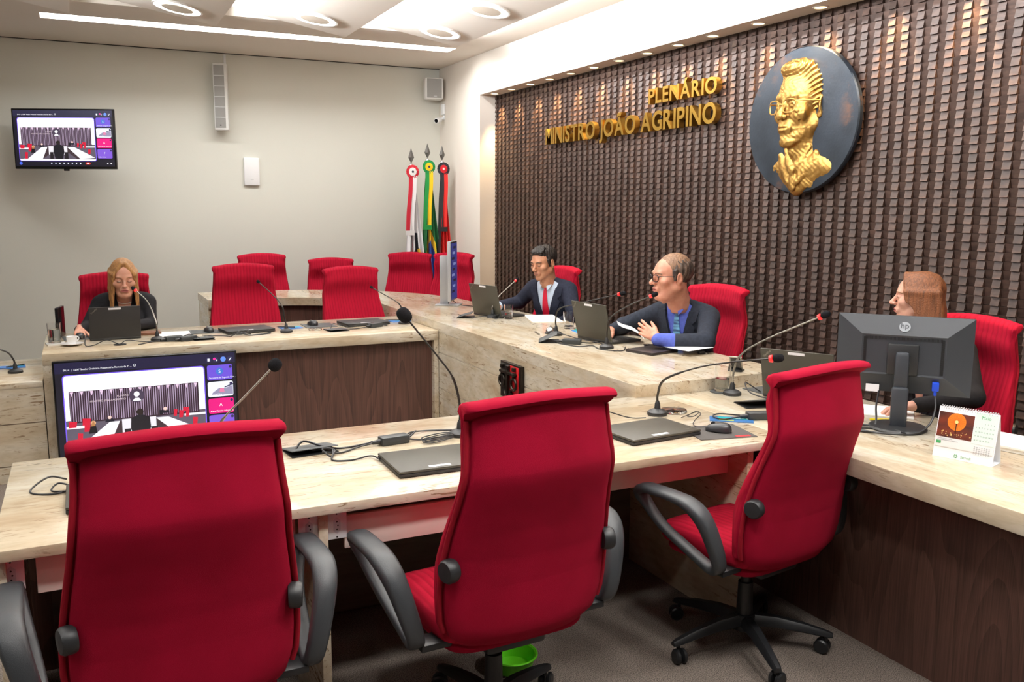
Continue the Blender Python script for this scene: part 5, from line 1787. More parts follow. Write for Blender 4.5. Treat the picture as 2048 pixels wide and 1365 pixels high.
# ================================================================== implicit-surface modelling for people
class Shape:
    def __init__(s):
        s.p = []

    def ell(s, c, r, k=0.012, rot=None, sub=False):
        s.p.append(('e', np.array(c, float), np.array(r, float), k, None if rot is None else np.array(rot, float), sub))
        return s

    def cap(s, a, b, ra, rb=None, k=0.012, sub=False):
        s.p.append(('c', np.array(a, float), np.array(b, float), k, (ra, ra if rb is None else rb), sub))
        return s

    def fn(s, f, lo, hi, k=0.006, sub=True):
        s.p.append(('f', np.array(lo, float), np.array(hi, float), k, f, sub))
        return s

    @staticmethod
    def dist(pr, P):
        t, a, b, k, x, sub = pr
        if t == 'e':
            q = P - a
            if x is not None:
                q = q @ x
            k0 = np.sqrt(((q / b) ** 2).sum(-1))
            k1 = np.sqrt(((q / (b * b)) ** 2).sum(-1)) + 1e-9
            return k0 * (k0 - 1.0) / k1
        if t == 'c':
            ab = b - a
            h = np.clip(((P - a) @ ab) / max(ab @ ab, 1e-12), 0, 1)
            return np.sqrt((((P - a) - h[..., None] * ab) ** 2).sum(-1)) - (x[0] + (x[1] - x[0]) * h)
        return x(P)

    @staticmethod
    def comb(d, e, k, sub):
        if sub:
            h = np.clip(0.5 - 0.5 * (e + d) / k, 0, 1)
            return d * (1 - h) - e * h + k * h * (1 - h)
        h = np.clip(0.5 + 0.5 * (d - e) / k, 0, 1)
        return d * (1 - h) + e * h - k * h * (1 - h)

    def eval(s, P):
        d = np.full(P.shape[:-1], 1.0)
        for pr in s.p:
            d = s.comb(d, s.dist(pr, P), pr[3], pr[5])
        return d

    def bounds(s, pr, m):
        t, a, b, k, x, sub = pr
        if t == 'e':
            r = b.max() if x is not None else b
            return a - r - m, a + r + m
        if t == 'c':
            r = max(x)
            return np.minimum(a, b) - r - m, np.maximum(a, b) + r + m
        return a, b

    def mesh(s, h, lo=None, hi=None):
        if lo is None:
            bs = [s.bounds(p, h * 2) for p in s.p if not p[5]]
            lo = np.min([b[0] for b in bs], 0)
            hi = np.max([b[1] for b in bs], 0)
        lo, hi = np.array(lo, float), np.array(hi, float)
        n = np.ceil((hi - lo) / h).astype(int) + 1
        ax = [lo[i] + h * np.arange(n[i]) for i in range(3)]
        d = np.full(n, 1.0, np.float32)
        for pr in s.p:
            a, b = s.bounds(pr, pr[3] * 1.5 + 3 * h)
            i0 = np.clip(np.floor((a - lo) / h).astype(int), 0, n)
            i1 = np.clip(np.ceil((b - lo) / h).astype(int) + 1, 0, n)
            if (i1 <= i0).any():
                continue
            sl = tuple(slice(i0[q], i1[q]) for q in range(3))
            P = np.stack(np.meshgrid(*[ax[q][sl[q]] for q in range(3)], indexing='ij'), -1)
            d[sl] = s.comb(d[sl], s.dist(pr, P), pr[3], pr[5])
        return surfnet(d, lo, h)

    def hit(s, o, v, tmax=0.6):
        """first surface point along o + t v (arrays of points)"""
        o = np.asarray(o, float)
        v = np.asarray(v, float)
        t = np.zeros(o.shape[:-1])
        for _ in range(60):
            d = s.eval(o + v * t[..., None])
            t = np.minimum(t + np.clip(d, -0.02, 0.05) * 0.8, tmax)
        return o + v * t[..., None]


def surfnet(d, lo, h):
    ins = d < 0
    n = np.array(d.shape)
    c = np.zeros(n - 1, np.int8)
    for dx in (0, 1):
        for dy in (0, 1):
            for dz in (0, 1):
                c += ins[dx:n[0] - 1 + dx, dy:n[1] - 1 + dy, dz:n[2] - 1 + dz]
    act = (c > 0) & (c < 8)
    idx = np.argwhere(act)
    vid = np.full(n - 1, -1, np.int32)
    vid[tuple(idx.T)] = np.arange(len(idx))
    acc = np.zeros((len(idx), 3))
    cnt = np.zeros(len(idx))
    cor = [(x, y, z) for x in (0, 1) for y in (0, 1) for z in (0, 1)]
    for a in cor:
        for b in cor:
            if sum(b) - sum(a) == 1 and all(q >= p for p, q in zip(a, b)):
                da = d[idx[:, 0] + a[0], idx[:, 1] + a[1], idx[:, 2] + a[2]]
                db = d[idx[:, 0] + b[0], idx[:, 1] + b[1], idx[:, 2] + b[2]]
                m = (da < 0) != (db < 0)
                t = np.where(m, da / np.where(m, da - db, 1), 0)
                acc += np.where(m[:, None], np.array(a) + t[:, None] * (np.array(b) - np.array(a)), 0)
                cnt += m
    V = lo + h * (idx + acc / np.maximum(cnt, 1)[:, None])
    F = []
    for axis in range(3):
        o1, o2 = [(1, 2), (2, 0), (0, 1)][axis]
        sl0 = [slice(None)] * 3
        sl1 = [slice(None)] * 3
        sl0[axis] = slice(0, n[axis] - 1)
        sl1[axis] = slice(1, n[axis])
        ch = ins[tuple(sl0)] != ins[tuple(sl1)]
        e = np.argwhere(ch)
        e = e[(e[:, o1] > 0) & (e[:, o2] > 0) & (e[:, o1] < n[o1] - 1) & (e[:, o2] < n[o2] - 1)]
        if not len(e):
            continue
        q = []
        for a, b in ((-1, -1), (0, -1), (0, 0), (-1, 0)):
            k = e.copy()
            k[:, o1] += a
            k[:, o2] += b
            q.append(vid[tuple(k.T)])
        q = np.stack(q, 1)
        flip = ~ins[tuple(e.T)]
        q[flip] = q[flip][:, ::-1]
        F.append(q)
    return V, np.concatenate(F) if F else np.zeros((0, 4), int)


def frame(face, up=(0, 0, 1)):
    """rotation matrix (columns: person's left, back, up) for a figure that looks along `face`"""
    f = np.array(face, float)
    f /= np.linalg.norm(f)
    u = np.array(up, float)
    l = np.cross(u, -f)
    l = np.cross(-f, u) if False else np.cross(u, f) * 1.0
    l /= np.linalg.norm(l)
    b = -f
    u2 = np.cross(l, b)
    return np.stack([l, b, u2], 1)


def fdir(phi, pitch=0.0):
    """look direction: phi degrees from world -x towards -y, pitch downwards"""
    a, p = R(phi), R(pitch)
    return (-math.cos(a) * math.cos(p), -math.sin(a) * math.cos(p), -math.sin(p))


def head_shape(neck, sc=1.0, fem=0.0, eye=0.0042, nose=1.0, jaw=1.0, open_mouth=0.0, chub=0.0, ears=True):
    """face towards -y, centre between the ears"""
    s = Shape()
    s.ell((0, 0.016, 0.036), (0.075, 0.096, 0.087), 0.02)
    s.ell((0, -0.028, 0.030), (0.064, 0.066, 0.066), 0.02)
    s.ell((0, -0.030, -0.030), (0.060 + chub * .6, 0.062, 0.080), 0.02)
    for q in (-1, 1):
        s.cap((q * 0.055 * jaw, 0.012, -0.050), (q * 0.018, -0.068, -0.101), 0.020 + chub * .5, 0.015, 0.025)
        s.ell((q * 0.043, -0.060, -0.022), (0.026 + chub, 0.027, 0.024), 0.02)
    s.ell((0, -0.076, -0.102), (0.022, 0.020, 0.018), 0.018)
    if chub:
        s.ell((0, -0.035, -0.108), (0.045, 0.045, 0.022), 0.03)
    s.cap((-0.036, -0.084, 0.024), (0.036, -0.084, 0.024), 0.012 - 0.003 * fem, None, 0.018)
    for q in (-1, 1):
        s.ell((q * 0.032, -0.104, 0.004), (0.019, 0.016, 0.012), 0.014, None, True)
        s.ell((q * 0.032, -0.0795, 0.003), (0.0165, 0.0155, 0.0145), 0.004)
        s.ell((q * 0.032, -0.0990, 0.0015), (0.0130, 0.0100, eye), 0.0015, None, True)
    # nose
    s.cap((0, -0.090, 0.012), (0, -0.112 - 0.004 * nose, -0.026), 0.0075, 0.0095 * nose, 0.012)
    s.ell((0, -0.113 - 0.004 * nose, -0.029), (0.0105 * nose, 0.0105, 0.0095 * nose), 0.006)
    for q in (-1, 1):
        s.ell((q * 0.0115 * nose, -0.103, -0.032), (0.0085 * nose, 0.010, 0.0075), 0.006)
        s.ell((q * 0.006, -0.108, -0.041), (0.0032, 0.005, 0.003), 0.003, None, True)
        # fold from the nose to the mouth corner
        s.cap((q * 0.021, -0.099, -0.034), (q * 0.033, -0.086, -0.062), 0.0028, 0.0022, 0.010, True)
    # mouth
    s.ell((0, -0.088, -0.064), (0.030, 0.014, 0.020), 0.016)
    s.ell((0, -0.0985, -0.0595), (0.021, 0.0085, 0.0052 + 0.0012 * fem), 0.006)
    s.ell((0, -0.0975, -0.0705 - open_mouth * .5), (0.0185, 0.0090, 0.0060 + 0.001 * fem), 0.006)
    s.ell((0, -0.107, -0.0648 - open_mouth * .3), (0.024, 0.012, 0.0014 + open_mouth), 0.003, None, True)
    s.ell((0, -0.101, -0.084), (0.016, 0.008, 0.005), 0.010, None, True)
    if ears:
        for q in (-1, 1):
            a = R(20) * q
            rot = np.array(((math.cos(a), -math.sin(a), 0), (math.sin(a), math.cos(a), 0), (0, 0, 1)))
            s.ell((q * 0.080, 0.016, -0.004), (0.009, 0.021, 0.033), 0.006, rot)
            s.ell((q * 0.091, 0.010, -0.002), (0.008, 0.012, 0.021), 0.005, rot, True)
            s.ell((q * 0.079, 0.009, -0.030), (0.007, 0.009, 0.010), 0.006)
    n = np.array(neck, float)
    s.cap((0, 0.030, -0.055), n, 0.054 - 0.008 * fem + chub * .4, 0.060 - 0.010 * fem, 0.03)
    s.cap((0, -0.012, -0.085), n + np.array((0, -0.012, 0)), 0.034, 0.050 - 0.008 * fem, 0.03)
    if not fem:
        s.ell((0, -0.042, -0.135), (0.010, 0.012, 0.012), 0.014)
    return s


def emit(mb, V, F, mi=0, M=None):
    """append numpy mesh, optionally with per-face materials"""
    o = len(mb.v)
    if M is not None:
        Rm, t, sc = M
        V = (V * sc) @ Rm.T + t
    mb.v.extend(map(tuple, V))
    mb.f.extend(map(tuple, (F + o)))
    mb.m.extend([mi] * len(F) if np.isscalar(mi) else list(mi))


def hand_shape(s, wrist, d, n, thumb, curls, sc=1.0, spread=0.10, thumb_out=0.6, thumb_curl=0.35, back=0.05):
    """d: pointing direction, n: direction the palm faces, thumb: +1/-1 side along d x n"""
    w, d, n = (np.array(x, float) for x in (wrist, d, n))
    d /= np.linalg.norm(d)
    n = n - d * (n @ d)
    n /= np.linalg.norm(n)
    sd = np.cross(d, n) * thumb
    k = 0.008 * sc
    lens = [0.070, 0.078, 0.073, 0.056]
    offs = [0.027, 0.009, -0.009, -0.026]
    s.cap(w - d * back * sc, w + d * 0.01 * sc, 0.027 * sc, 0.025 * sc, 0.012)
    for i in range(4):
        a = w + sd * offs[i] * 0.55 * sc + d * 0.012 * sc
        b = w + d * (0.088 - 0.004 * abs(i - 1)) * sc + sd * offs[i] * sc
        s.cap(a, b, 0.0145 * sc, 0.0105 * sc, 0.010 * sc)
        dd = d + sd * offs[i] / 0.026 * spread
        dd /= np.linalg.norm(dd)
        p = b
        c = curls[i]
        ang = 0.0
        for L, r0, r1, wgt in ((0.46, 0.0092, 0.0085, 1.0), (0.30, 0.0085, 0.0078, 1.1), (0.24, 0.0078, 0.0066, 0.7)):
            ang += c * wgt
            v = dd * math.cos(ang) + n * math.sin(ang)
            q = p + v * lens[i] * L * sc
            s.cap(p, q, r0 * sc, r1 * sc, 0.0035 * sc)
            p = q
    a = w + d * 0.020 * sc + sd * 0.020 * sc
    v = d * 0.75 + sd * thumb_out + n * 0.35
    v /= np.linalg.norm(v)
    b = a + v * 0.040 * sc
    s.cap(a, b, 0.0150 * sc, 0.0115 * sc, 0.010 * sc)
    v = v + d * thumb_curl - sd * thumb_curl * 0.4
    v /= np.linalg.norm(v)
    c_ = b + v * 0.030 * sc
    s.cap(b, c_, 0.0105 * sc, 0.0092 * sc, 0.004 * sc)
    s.cap(c_, c_ + v * 0.024 * sc, 0.0092 * sc, 0.0072 * sc, 0.004 * sc)
    return s


def skin_mat(name, rgb, var):
    m = mat(name, rgb, 0.5, bump=0.06, bscale=260, var=var, vscale=(30, 30, 30))
    b = m.node_tree.nodes['Principled BSDF']
    b.inputs['Subsurface Weight'].default_value = 0.12
    b.inputs['Subsurface Radius'].default_value = (0.012, 0.005, 0.003)
    return m


def hair_mat(name, rgb, dark, scale=(160, 160, 6)):
    return mat(name, rgb, 0.42, bump=0.4, bscale=220, var=dark, vscale=scale, spec=0.4)


class Person:
    def __init__(s, label, base, skin, lips, hpos, face, pitch_up=None, hsc=1.0, neck=None, **kw):
        s.root = thing('person', label, 'person', base)
        s.base = np.array(base, float)
        s.R = frame(face)
        s.h = np.array(hpos, float)
        s.hsc = hsc
        s.skin, s.lips = skin, lips
        nk = (np.array(neck) - s.h) @ s.R / hsc
        s.head = head_shape(nk, **kw)
        V, F = s.head.mesh(0.0023, (-0.105, -0.135, min(-0.16, nk[2] - 0.05)), (0.105, 0.13, 0.14))
        C = V[F].mean(1)
        lipm = (np.abs(C[:, 0]) < 0.0235) & (C[:, 1] < -0.0955) & (C[:, 2] < -0.0545) & (C[:, 2] > -0.0785)
        wlim = 0.0235 * np.sqrt(np.clip(1 - ((C[:, 2] + 0.0655) / 0.0125) ** 2, 0, 1))
        lipm &= np.abs(C[:, 0]) < wlim
        s.body = MB()
        emit(s.body, V, F, lipm.astype(int), (s.R, s.h - s.base, hsc))
        s.gaze = kw.get('eye', 0.004)

    def w(s, p):
        """head coordinates -> coordinates of the person's empty"""
        return (np.array(p, float) * s.hsc) @ s.R.T + s.h - s.base

    def eyes(s, iris=(60, 40, 26), gaze=(0, -1, -0.25)):
        g = np.array(gaze, float)
        g /= np.linalg.norm(g)
        for q in (-1, 1):
            c = np.array((q * 0.032, -0.0795, 0.003))
            e = MB().sphere(tuple(c), 0.0138, 12)
            V = np.array(e.v)
            F = np.array(e.f)
            C = V[F].mean(1) - c
            C /= np.linalg.norm(C, axis=1)[:, None]
            dt = C @ g
            m = np.where(dt > 0.90, 2, np.where(dt > 0.80, 1, 0))
            o = MB()
            emit(o, V, F, m, (s.R, s.h - s.base, s.hsc))
            o.build('eye', [mat('eye_white', (228, 222, 216), 0.2), mat('iris_%d_%d_%d' % iris, iris, 0.2), mat('pupil', (14, 10, 10), 0.1)], s.root, 60)

    def lashes(s, m, z0, r=0.0012):
        for q in (-1, 1):
            pts = [(q * 0.032 + x, -0.15, z0 - 14.0 * x * x * (1 if z0 > 0 else -0.6)) for x in np.linspace(-0.0135, 0.0135, 9)]
            H_ = s.head.hit(pts, [(0, 1, 0)] * 9)
            MB().tube([s.w(p_ + np.array((0, -0.0004, 0))) for p_ in H_], r * s.hsc, 6).build('eyelashes', m, s.root, 60)

    def brows(s, m, thick=0.0042, lift=0.0):
        for q in (-1, 1):
            pts = [(q * 0.014, -0.0965, 0.0215 + lift), (q * 0.026, -0.0960, 0.0255 + lift), (q * 0.040, -0.0885, 0.0260 + lift), (q * 0.051, -0.0765, 0.0205 + lift)]
            pts = [tuple(p) for p in s.head.hit([(p[0], p[1] - 0.05, p[2]) for p in pts], [(0, 1, 0)] * 4)]
            P = [s.w(p) for p in crv(pts, 5)]
            n = len(P)
            MB().tube(P, [thick * s.hsc * (0.6 + 0.6 * math.sin(PI * min(1, 0.25 + 0.75 * (1 - i / n)))) for i in range(n)], 8, flat=0.6).build('eyebrow', m, s.root, 60)

    def add(s, name, shape, h, m, world=True, label=None, smooth=70, lo=None, hi=None, disp=None):
        V, F = shape.mesh(h, lo, hi)
        if disp is not None:
            V = disp(V)
        mb = MB()
        emit(mb, V, F, 0, (np.eye(3), -s.base, 1.0) if world else (s.R, s.h - s.base, s.hsc))
        return mb.build(name, m, s.root, smooth, label)

    def limb(s, shape, h=0.0028):
        V, F = shape.mesh(h)
        emit(s.body, V, F, 0, (np.eye(3), -s.base, 1.0))

    def link(s, a, b, path, radii):
        """joins two islands of the body under the clothes: a tube from the face of the mesh nearest to a to the one nearest b"""
        V = np.array(s.body.v)
        F = s.body.f
        C = np.array([V[list(f)].mean(0) for f in F])
        ia = int(np.argmin(((C - (np.array(a) - s.base)) ** 2).sum(1)))
        fa = list(F[ia])
        rings = []
        c0 = V[fa].mean(0)
        off = V[fa] - c0
        off /= np.linalg.norm(off, axis=1)[:, None]
        last = fa
        kill = [ia]
        if b is not None:
            ib = int(np.argmin(((C - (np.array(b) - s.base)) ** 2).sum(1)))
            fb = list(F[ib])[::-1]
            kill.append(ib)
        for q, r in zip(path, radii):
            c = np.array(q) - s.base
            idx = []
            for o in off:
                idx.append(len(s.body.v))
                s.body.v.append(tuple(c + o * r))
            for k in range(4):
                s.body.f.append((last[k], last[(k + 1) % 4], idx[(k + 1) % 4], idx[k]))
                s.body.m.append(0)
            last = idx
        if b is not None:
            for k in range(4):
                s.body.f.append((last[k], last[(k + 1) % 4], fb[(k + 1) % 4], fb[k]))
                s.body.m.append(0)
        else:
            s.body.f.append(tuple(last))
            s.body.m.append(0)
        for i in sorted(kill, reverse=True):
            del s.body.f[i]
            del s.body.m[i]

    def finish(s, neck, hips, arms):
        neck, hips = np.array(neck), np.array(hips)
        for (a, b, c) in arms:
            a, b, c = np.array(a), np.array(b), np.array(c)
            n_ = neck + (a - neck) * 0.25
            s.link(n_ - np.array((0, 0, 0.03)), c - (c - b) * 0.05, [neck + (a - neck) * 0.5, a, (a + b) / 2, b, (b + c) / 2], [0.03, 0.04, 0.036, 0.034, 0.03])
        s.link(neck - np.array((0, 0, 0.08)), None, [neck + (hips - neck) * 0.2, neck + (hips - neck) * 0.6, hips], [0.09, 0.10, 0.11])
        return s.body.build('body', [s.skin, s.lips], s.root, 70)


def torso_shapes(cs, Rt, sh, fem, neck, hips, arms, inset=0.0, belly=0.0, sh_drop=0.0):
    """cs: centre between the shoulder joints, Rt torso frame, sh half shoulder width, arms: [(shoulder, elbow, wrist)]"""
    s = Shape()
    L, Bk, U = Rt[:, 0], Rt[:, 1], Rt[:, 2]
    up = cs - np.array(hips)
    up /= np.linalg.norm(up)
    mid = cs - up * 0.17
    low = cs - up * 0.36
    i = inset
    RT = Rt.copy()
    RT[:, 2] = up
    RT[:, 1] = Bk - up * (Bk @ up)
    RT[:, 1] /= np.linalg.norm(RT[:, 1])
    RT[:, 0] = np.cross(RT[:, 1], RT[:, 2])
    s.ell(mid + up * 0.05 + RT[:, 1] * 0.01, (sh * 1.02 - i, 0.115 + 0.012 * (1 - fem) - i, 0.20), 0.05, RT)
    s.ell(low, (sh * 0.92 - i, 0.12 + belly - i, 0.20), 0.06, RT)
    s.cap(cs - L * sh * 0.85 - U * 0.012, cs + L * sh * 0.85 - U * 0.012, 0.062 - i, 0.062 - i, 0.05)
    nk = np.array(neck)
    for q in (-1, 1):
        s.cap(cs + L * q * sh * 0.75 + U * 0.018, nk + L * q * 0.035 - U * 0.012, 0.044 - i, 0.036 - i, 0.04)
    if fem:
        for q in (-1, 1):
            s.ell(mid + up * 0.055 - RT[:, 1] * 0.085 + L * q * 0.07, (0.062 - i, 0.06 - i, 0.062 - i), 0.04, RT)
    for a, b, c in arms:
        s.cap(a, b, 0.064 - 0.012 * fem - i, 0.052 - 0.010 * fem - i, 0.025)
        s.cap(b, c, 0.052 - 0.010 * fem - i, 0.038 - 0.006 * fem - i, 0.02)
    return s, RT, up


def project_strip(shape, rows, RT, o, off=0.004, fwd=0.35):
    """rows of (x, z) in torso coordinates, pushed onto the front of `shape`"""
    out = []
    f = -RT[:, 1]
    for row in rows:
        P = np.array([o + RT[:, 0] * x + RT[:, 2] * z + f * fwd for x, z in row])
        Q = shape.hit(P, np.tile(-f, (len(row), 1)))
        bad = np.abs(shape.eval(Q)) > 0.006
        if bad.any():
            if out:
                for k_ in np.where(bad)[0]:
                    good = np.where(~bad)[0]
                    prev = out[-1] - f * off
                    Q[k_] = prev[k_] + ((Q[good[-1]] - prev[good[-1]]) if len(good) else 0)
        out.append(Q + f * off)
    return np.array(out)


def solid_strip(rows, base, d, thick):
    """two-sided thick strip from a grid of points"""
    A = np.array(rows) - base
    mb = MB().grid(A)
    mb.grid(A - np.array(d) * thick, flip=True)
    nu, nv = A.shape[:2]
    n0 = nu * nv
    ring_ = [(0, j) for j in range(nv)] + [(i, nv - 1) for i in range(1, nu)] + [(nu - 1, j) for j in range(nv - 2, -1, -1)] + [(i, 0) for i in range(nu - 2, 0, -1)]
    for k in range(len(ring_)):
        a = ring_[k][0] * nv + ring_[k][1]
        b = ring_[(k + 1) % len(ring_)][0] * nv + ring_[(k + 1) % len(ring_)][1]
        mb.f.append((a, a + n0, b + n0, b))
        mb.m.append(0)
    return mb


def dress(p, cs, Rt, sh, fem, neck, hips, arms, jacket_m, shirt_m, tie_m=None, vz=-0.27, vw=0.10, belly=0.0, collar=True, tie_w=0.036):
    cs = np.array(cs, float)
    neck = np.array(neck, float)
    arms = [tuple(np.array(q, float) for q in a) for a in arms]
    jk, RT, up = torso_shapes(cs, Rt, sh, fem, neck, hips, arms, 0.0, belly)
    jk0, _, _ = torso_shapes(cs, Rt, sh, fem, neck, hips, arms, 0.0, belly)
    top = neck - (cs + up * 0.0)
    zt = float((neck - cs) @ RT[:, 2]) + 0.02
    o = cs

    def wedge(P):
        q = (P - o) @ RT
        w_ = vw * np.clip((q[..., 2] - vz) / (zt - vz), 0, 1.3)
        side = (np.abs(q[..., 0]) - w_) * 0.9
        return np.maximum(np.maximum(side, q[..., 1] + 0.035), vz - q[..., 2])
    jk.fn(wedge, cs - 0.45, cs + 0.45, 0.004)
    # hollow for the neck
    jk.cap(neck - RT[:, 2] * 0.03, neck + RT[:, 2] * 0.12, 0.058 - 0.008 * fem, None, 0.008, True)
    j = p.add('jacket', jk, 0.0062, jacket_m)
    st, _, _ = torso_shapes(cs, Rt, sh, fem, neck, hips, [], 0.014, belly)
    p.add('shirt' if not fem else 'blouse', st, 0.005, shirt_m)
    if collar:
        for q in (-1, 1):
            rows = []
            for u in np.linspace(0, 1, 16):
                a = PI * 0.96 * u
                fl = max(0.0, (u - 0.72) / 0.28)
                row = []
                for k in (0, 0.33, 0.66, 1.0):
                    rr = 0.055 - 0.006 * fl + (0.012 + 0.030 * fl) * k
                    zz = 0.040 - 0.028 * u - (0.030 + 0.030 * fl) * k
                    row.append(neck + RT[:, 0] * q * (rr * math.sin(a) + 0.022 * fl * k) + RT[:, 1] * rr * math.cos(a) + RT[:, 2] * zz)
                rows.append(row if q < 0 else row[::-1])
            solid_strip(rows, p.base, (0, 0, 1), 0.003).build('collar', shirt_m, p.root, 60)
    f = -RT[:, 1]
    # lapels
    for q in (-1, 1):
        rows = []
        for u in np.linspace(0, 1, 14):
            z = vz + (zt - 0.06 - vz) * u
            x0 = vw * (z - vz) / (zt - vz)
            wd = 0.004 + 0.058 * math.sin(PI * min(1, u * 0.62)) ** 0.8
            if 0.70 < u < 0.80:
                wd *= 0.62
            rows.append([(q * (x0 + wd * k), z) for k in (0, 0.33, 0.66, 1.0)])
        G_ = project_strip(jk0, rows, RT, o, 0.007)
        if q > 0:
            G_ = G_[:, ::-1]
        solid_strip(G_, p.base, f, 0.005).build('lapel', jacket_m, j, 50)
    if tie_m:
        rows = []
        for u in np.linspace(0, 1, 20):
            z = zt - 0.075 + (vz - 0.02 - (zt - 0.075)) * u
            wd = 0.013 + (tie_w - 0.013) * min(1, u * 1.4)
            rows.append([(wd * k, z) for k in (-1, -0.6, 0, 0.6, 1)])
        G_ = project_strip(st, rows, RT, o, 0.007)
        t_ = solid_strip(G_, p.base, f, 0.005).build('necktie', tie_m, p.root, 50)
        kn = Shape()
        c = st.hit(np.array([o + RT[:, 2] * (zt - 0.062) + f * 0.35]), np.array([-f]))[0]
        kn.ell(c + f * 0.004, (0.017, 0.012, 0.017), 0.004, RT)
        V, F = kn.mesh(0.003)
        k_ = MB()
        emit(k_, V, F, 0, (np.eye(3), -p.base, 1.0))
        k_.build('tie_knot', tie_m, t_, 70)
    return jk0, st, RT


def add_glasses(p, m, lens_r=0.021, wide=0.036):
    g = MB()
    for q in (-1, 1):
        pts = []
        for k in range(24):
            a = 2 * PI * k / 24
            x = q * wide * 0.98 + 0.0255 * math.copysign(abs(math.cos(a)) ** 0.6, math.cos(a))
            z = -0.002 + 0.0185 * math.copysign(abs(math.sin(a)) ** 0.6, math.sin(a))
            y = -0.112 + 2.6 * x * x
            pts.append(p.w((x, y, z)))
        g.tube(pts, 0.0026 * p.hsc, 6, closed=True)
        g.tube([p.w(v) for v in ((q * 0.061, -0.1005, 0.010), (q * 0.074, -0.085, 0.009), (q * 0.082, -0.02, 0.008), (q * 0.083, 0.012, 0.012), (q * 0.081, 0.030, -0.004))], 0.0018 * p.hsc, 6)
    g.tube([p.w(v) for v in ((-0.010, -0.1115, 0.002), (0.0, -0.1135, 0.005), (0.010, -0.1115, 0.002))], 0.0016 * p.hsc, 6)
    return g.build('glasses', m, p.root, 60)


def wave_disp(amp, freq, axis=2):
    def f(V):
        n = np.sin(V[:, 0] * freq + 1.3 * np.sin(V[:, 2] * 25)) * np.cos(V[:, 1] * freq * 0.9 + 0.8)
        W = V.copy()
        c = V.mean(0)
        d = V - c
        d /= np.linalg.norm(d, axis=1)[:, None] + 1e-9
        return W + d * (amp * n)[:, None]
    return f


def cloth_mat(name, rgb, var, **kw):
    return mat(name, rgb, 0.85, bump=0.15, bscale=500, var=var, vscale=(60, 60, 60), spec=0.25, **kw)


# ------------------------------------------------------------------ blonde woman
sk1 = skin_mat('skin_fair', (214, 160, 136), (206, 148, 124))
lp1 = mat('lips_rose', (178, 100, 94), 0.45)
p = Person('blonde woman in a black jacket looking down at her black laptop', (0.26, 6.95, 0.0), sk1, lp1, (0.268, 6.80, 1.128), (0.02, -0.97, -0.24), hsc=1.03, neck=(0.27, 6.875, 0.985), fem=1.0, eye=0.0020, nose=0.95, jaw=1.0, chub=0.004)
p.eyes((70, 50, 36), (0, -0.7, -0.7))
p.lashes(mat('lash_brown', (62, 44, 36), 0.7), -0.0045)
p.brows(mat('brow_light', (130, 92, 62), 0.7), 0.0034, 0.002)
cs = np.array((0.268, 6.90, 0.945))
Rt = frame((0, -1, 0))
aR = ((0.105, 6.90, 0.935), (0.02, 6.80, 0.79), (-0.03, 6.56, 0.800))
aL = ((0.431, 6.90, 0.935), (0.43, 6.79, 0.79), (0.30, 6.57, 0.815))
dress(p, cs, Rt, 0.165, 1.0, (0.27, 6.885, 0.985), (0.26, 6.98, 0.52), [aR, aL], cloth_mat('black_wool', (26, 26, 30), (20, 20, 24)), sk1, None, -0.20, 0.055, collar=False)
hs = hand_shape(Shape(), (-0.03, 6.535, 0.805), (0.0, -1, -0.12), (0, 0, -1), 1, (0.35, 0.3, 0.3, 0.35), 0.92)
p.limb(hs)
p.limb(hand_shape(Shape(), (0.29, 6.55, 0.812), (-0.2, -1, -0.10), (0, 0, -1), -1, (0.4, 0.4, 0.4, 0.4), 0.92))
h = Shape()
h.ell((0, 0.019, 0.040), (0.081, 0.101, 0.088), 0.02)
for q in (-1, 1):
    for k in range(8):
        a = k / 7.0
        y0 = -0.062 + 0.135 * a
        xt = q * (0.066 + 0.014 * math.sin(a * 2.6))
        end = -0.225 - 0.022 * (k % 3) if k < 6 else -0.17
        h.cap((q * 0.012, -0.055 + 0.13 * a, 0.112 - 0.010 * a), (xt, y0, 0.035), 0.012, 0.013, 0.014)
        h.cap((xt, y0, 0.035), (q * (0.074 + 0.010 * math.sin(a * 2.6)), y0 + 0.012, -0.09), 0.014, 0.014, 0.010)
        h.cap((q * (0.074 + 0.010 * math.sin(a * 2.6)), y0 + 0.012, -0.09), (q * (0.078 + 0.012 * (k % 2)), y0 + 0.01 - 0.02 * (1 - a), end), 0.014, 0.005, 0.009)
h.ell((0, -0.092, -0.040), (0.056, 0.060, 0.116), 0.006, None, True)
p.add('hair', h, 0.0028, hair_mat('hair_blonde', (186, 138, 84), (130, 88, 52), (140, 140, 8)), False)
nk_ = [(0.27 + 0.058 * math.sin(a), 6.875 - 0.062 * math.cos(a), 0.962 - 0.022 * math.cos(a)) for a in np.linspace(-1.5, 1.5, 15)]
ne = MB()
for q in crv(nk_, 3):
    ne.sphere(tuple(np.array(q) - p.base), 0.0034, 5)
ne.build('necklace', mat('pearl', (238, 230, 220), 0.25), p.root, 60)
p.finish((0.27, 6.885, 0.985), (0.26, 6.98, 0.52), [aR, aL])

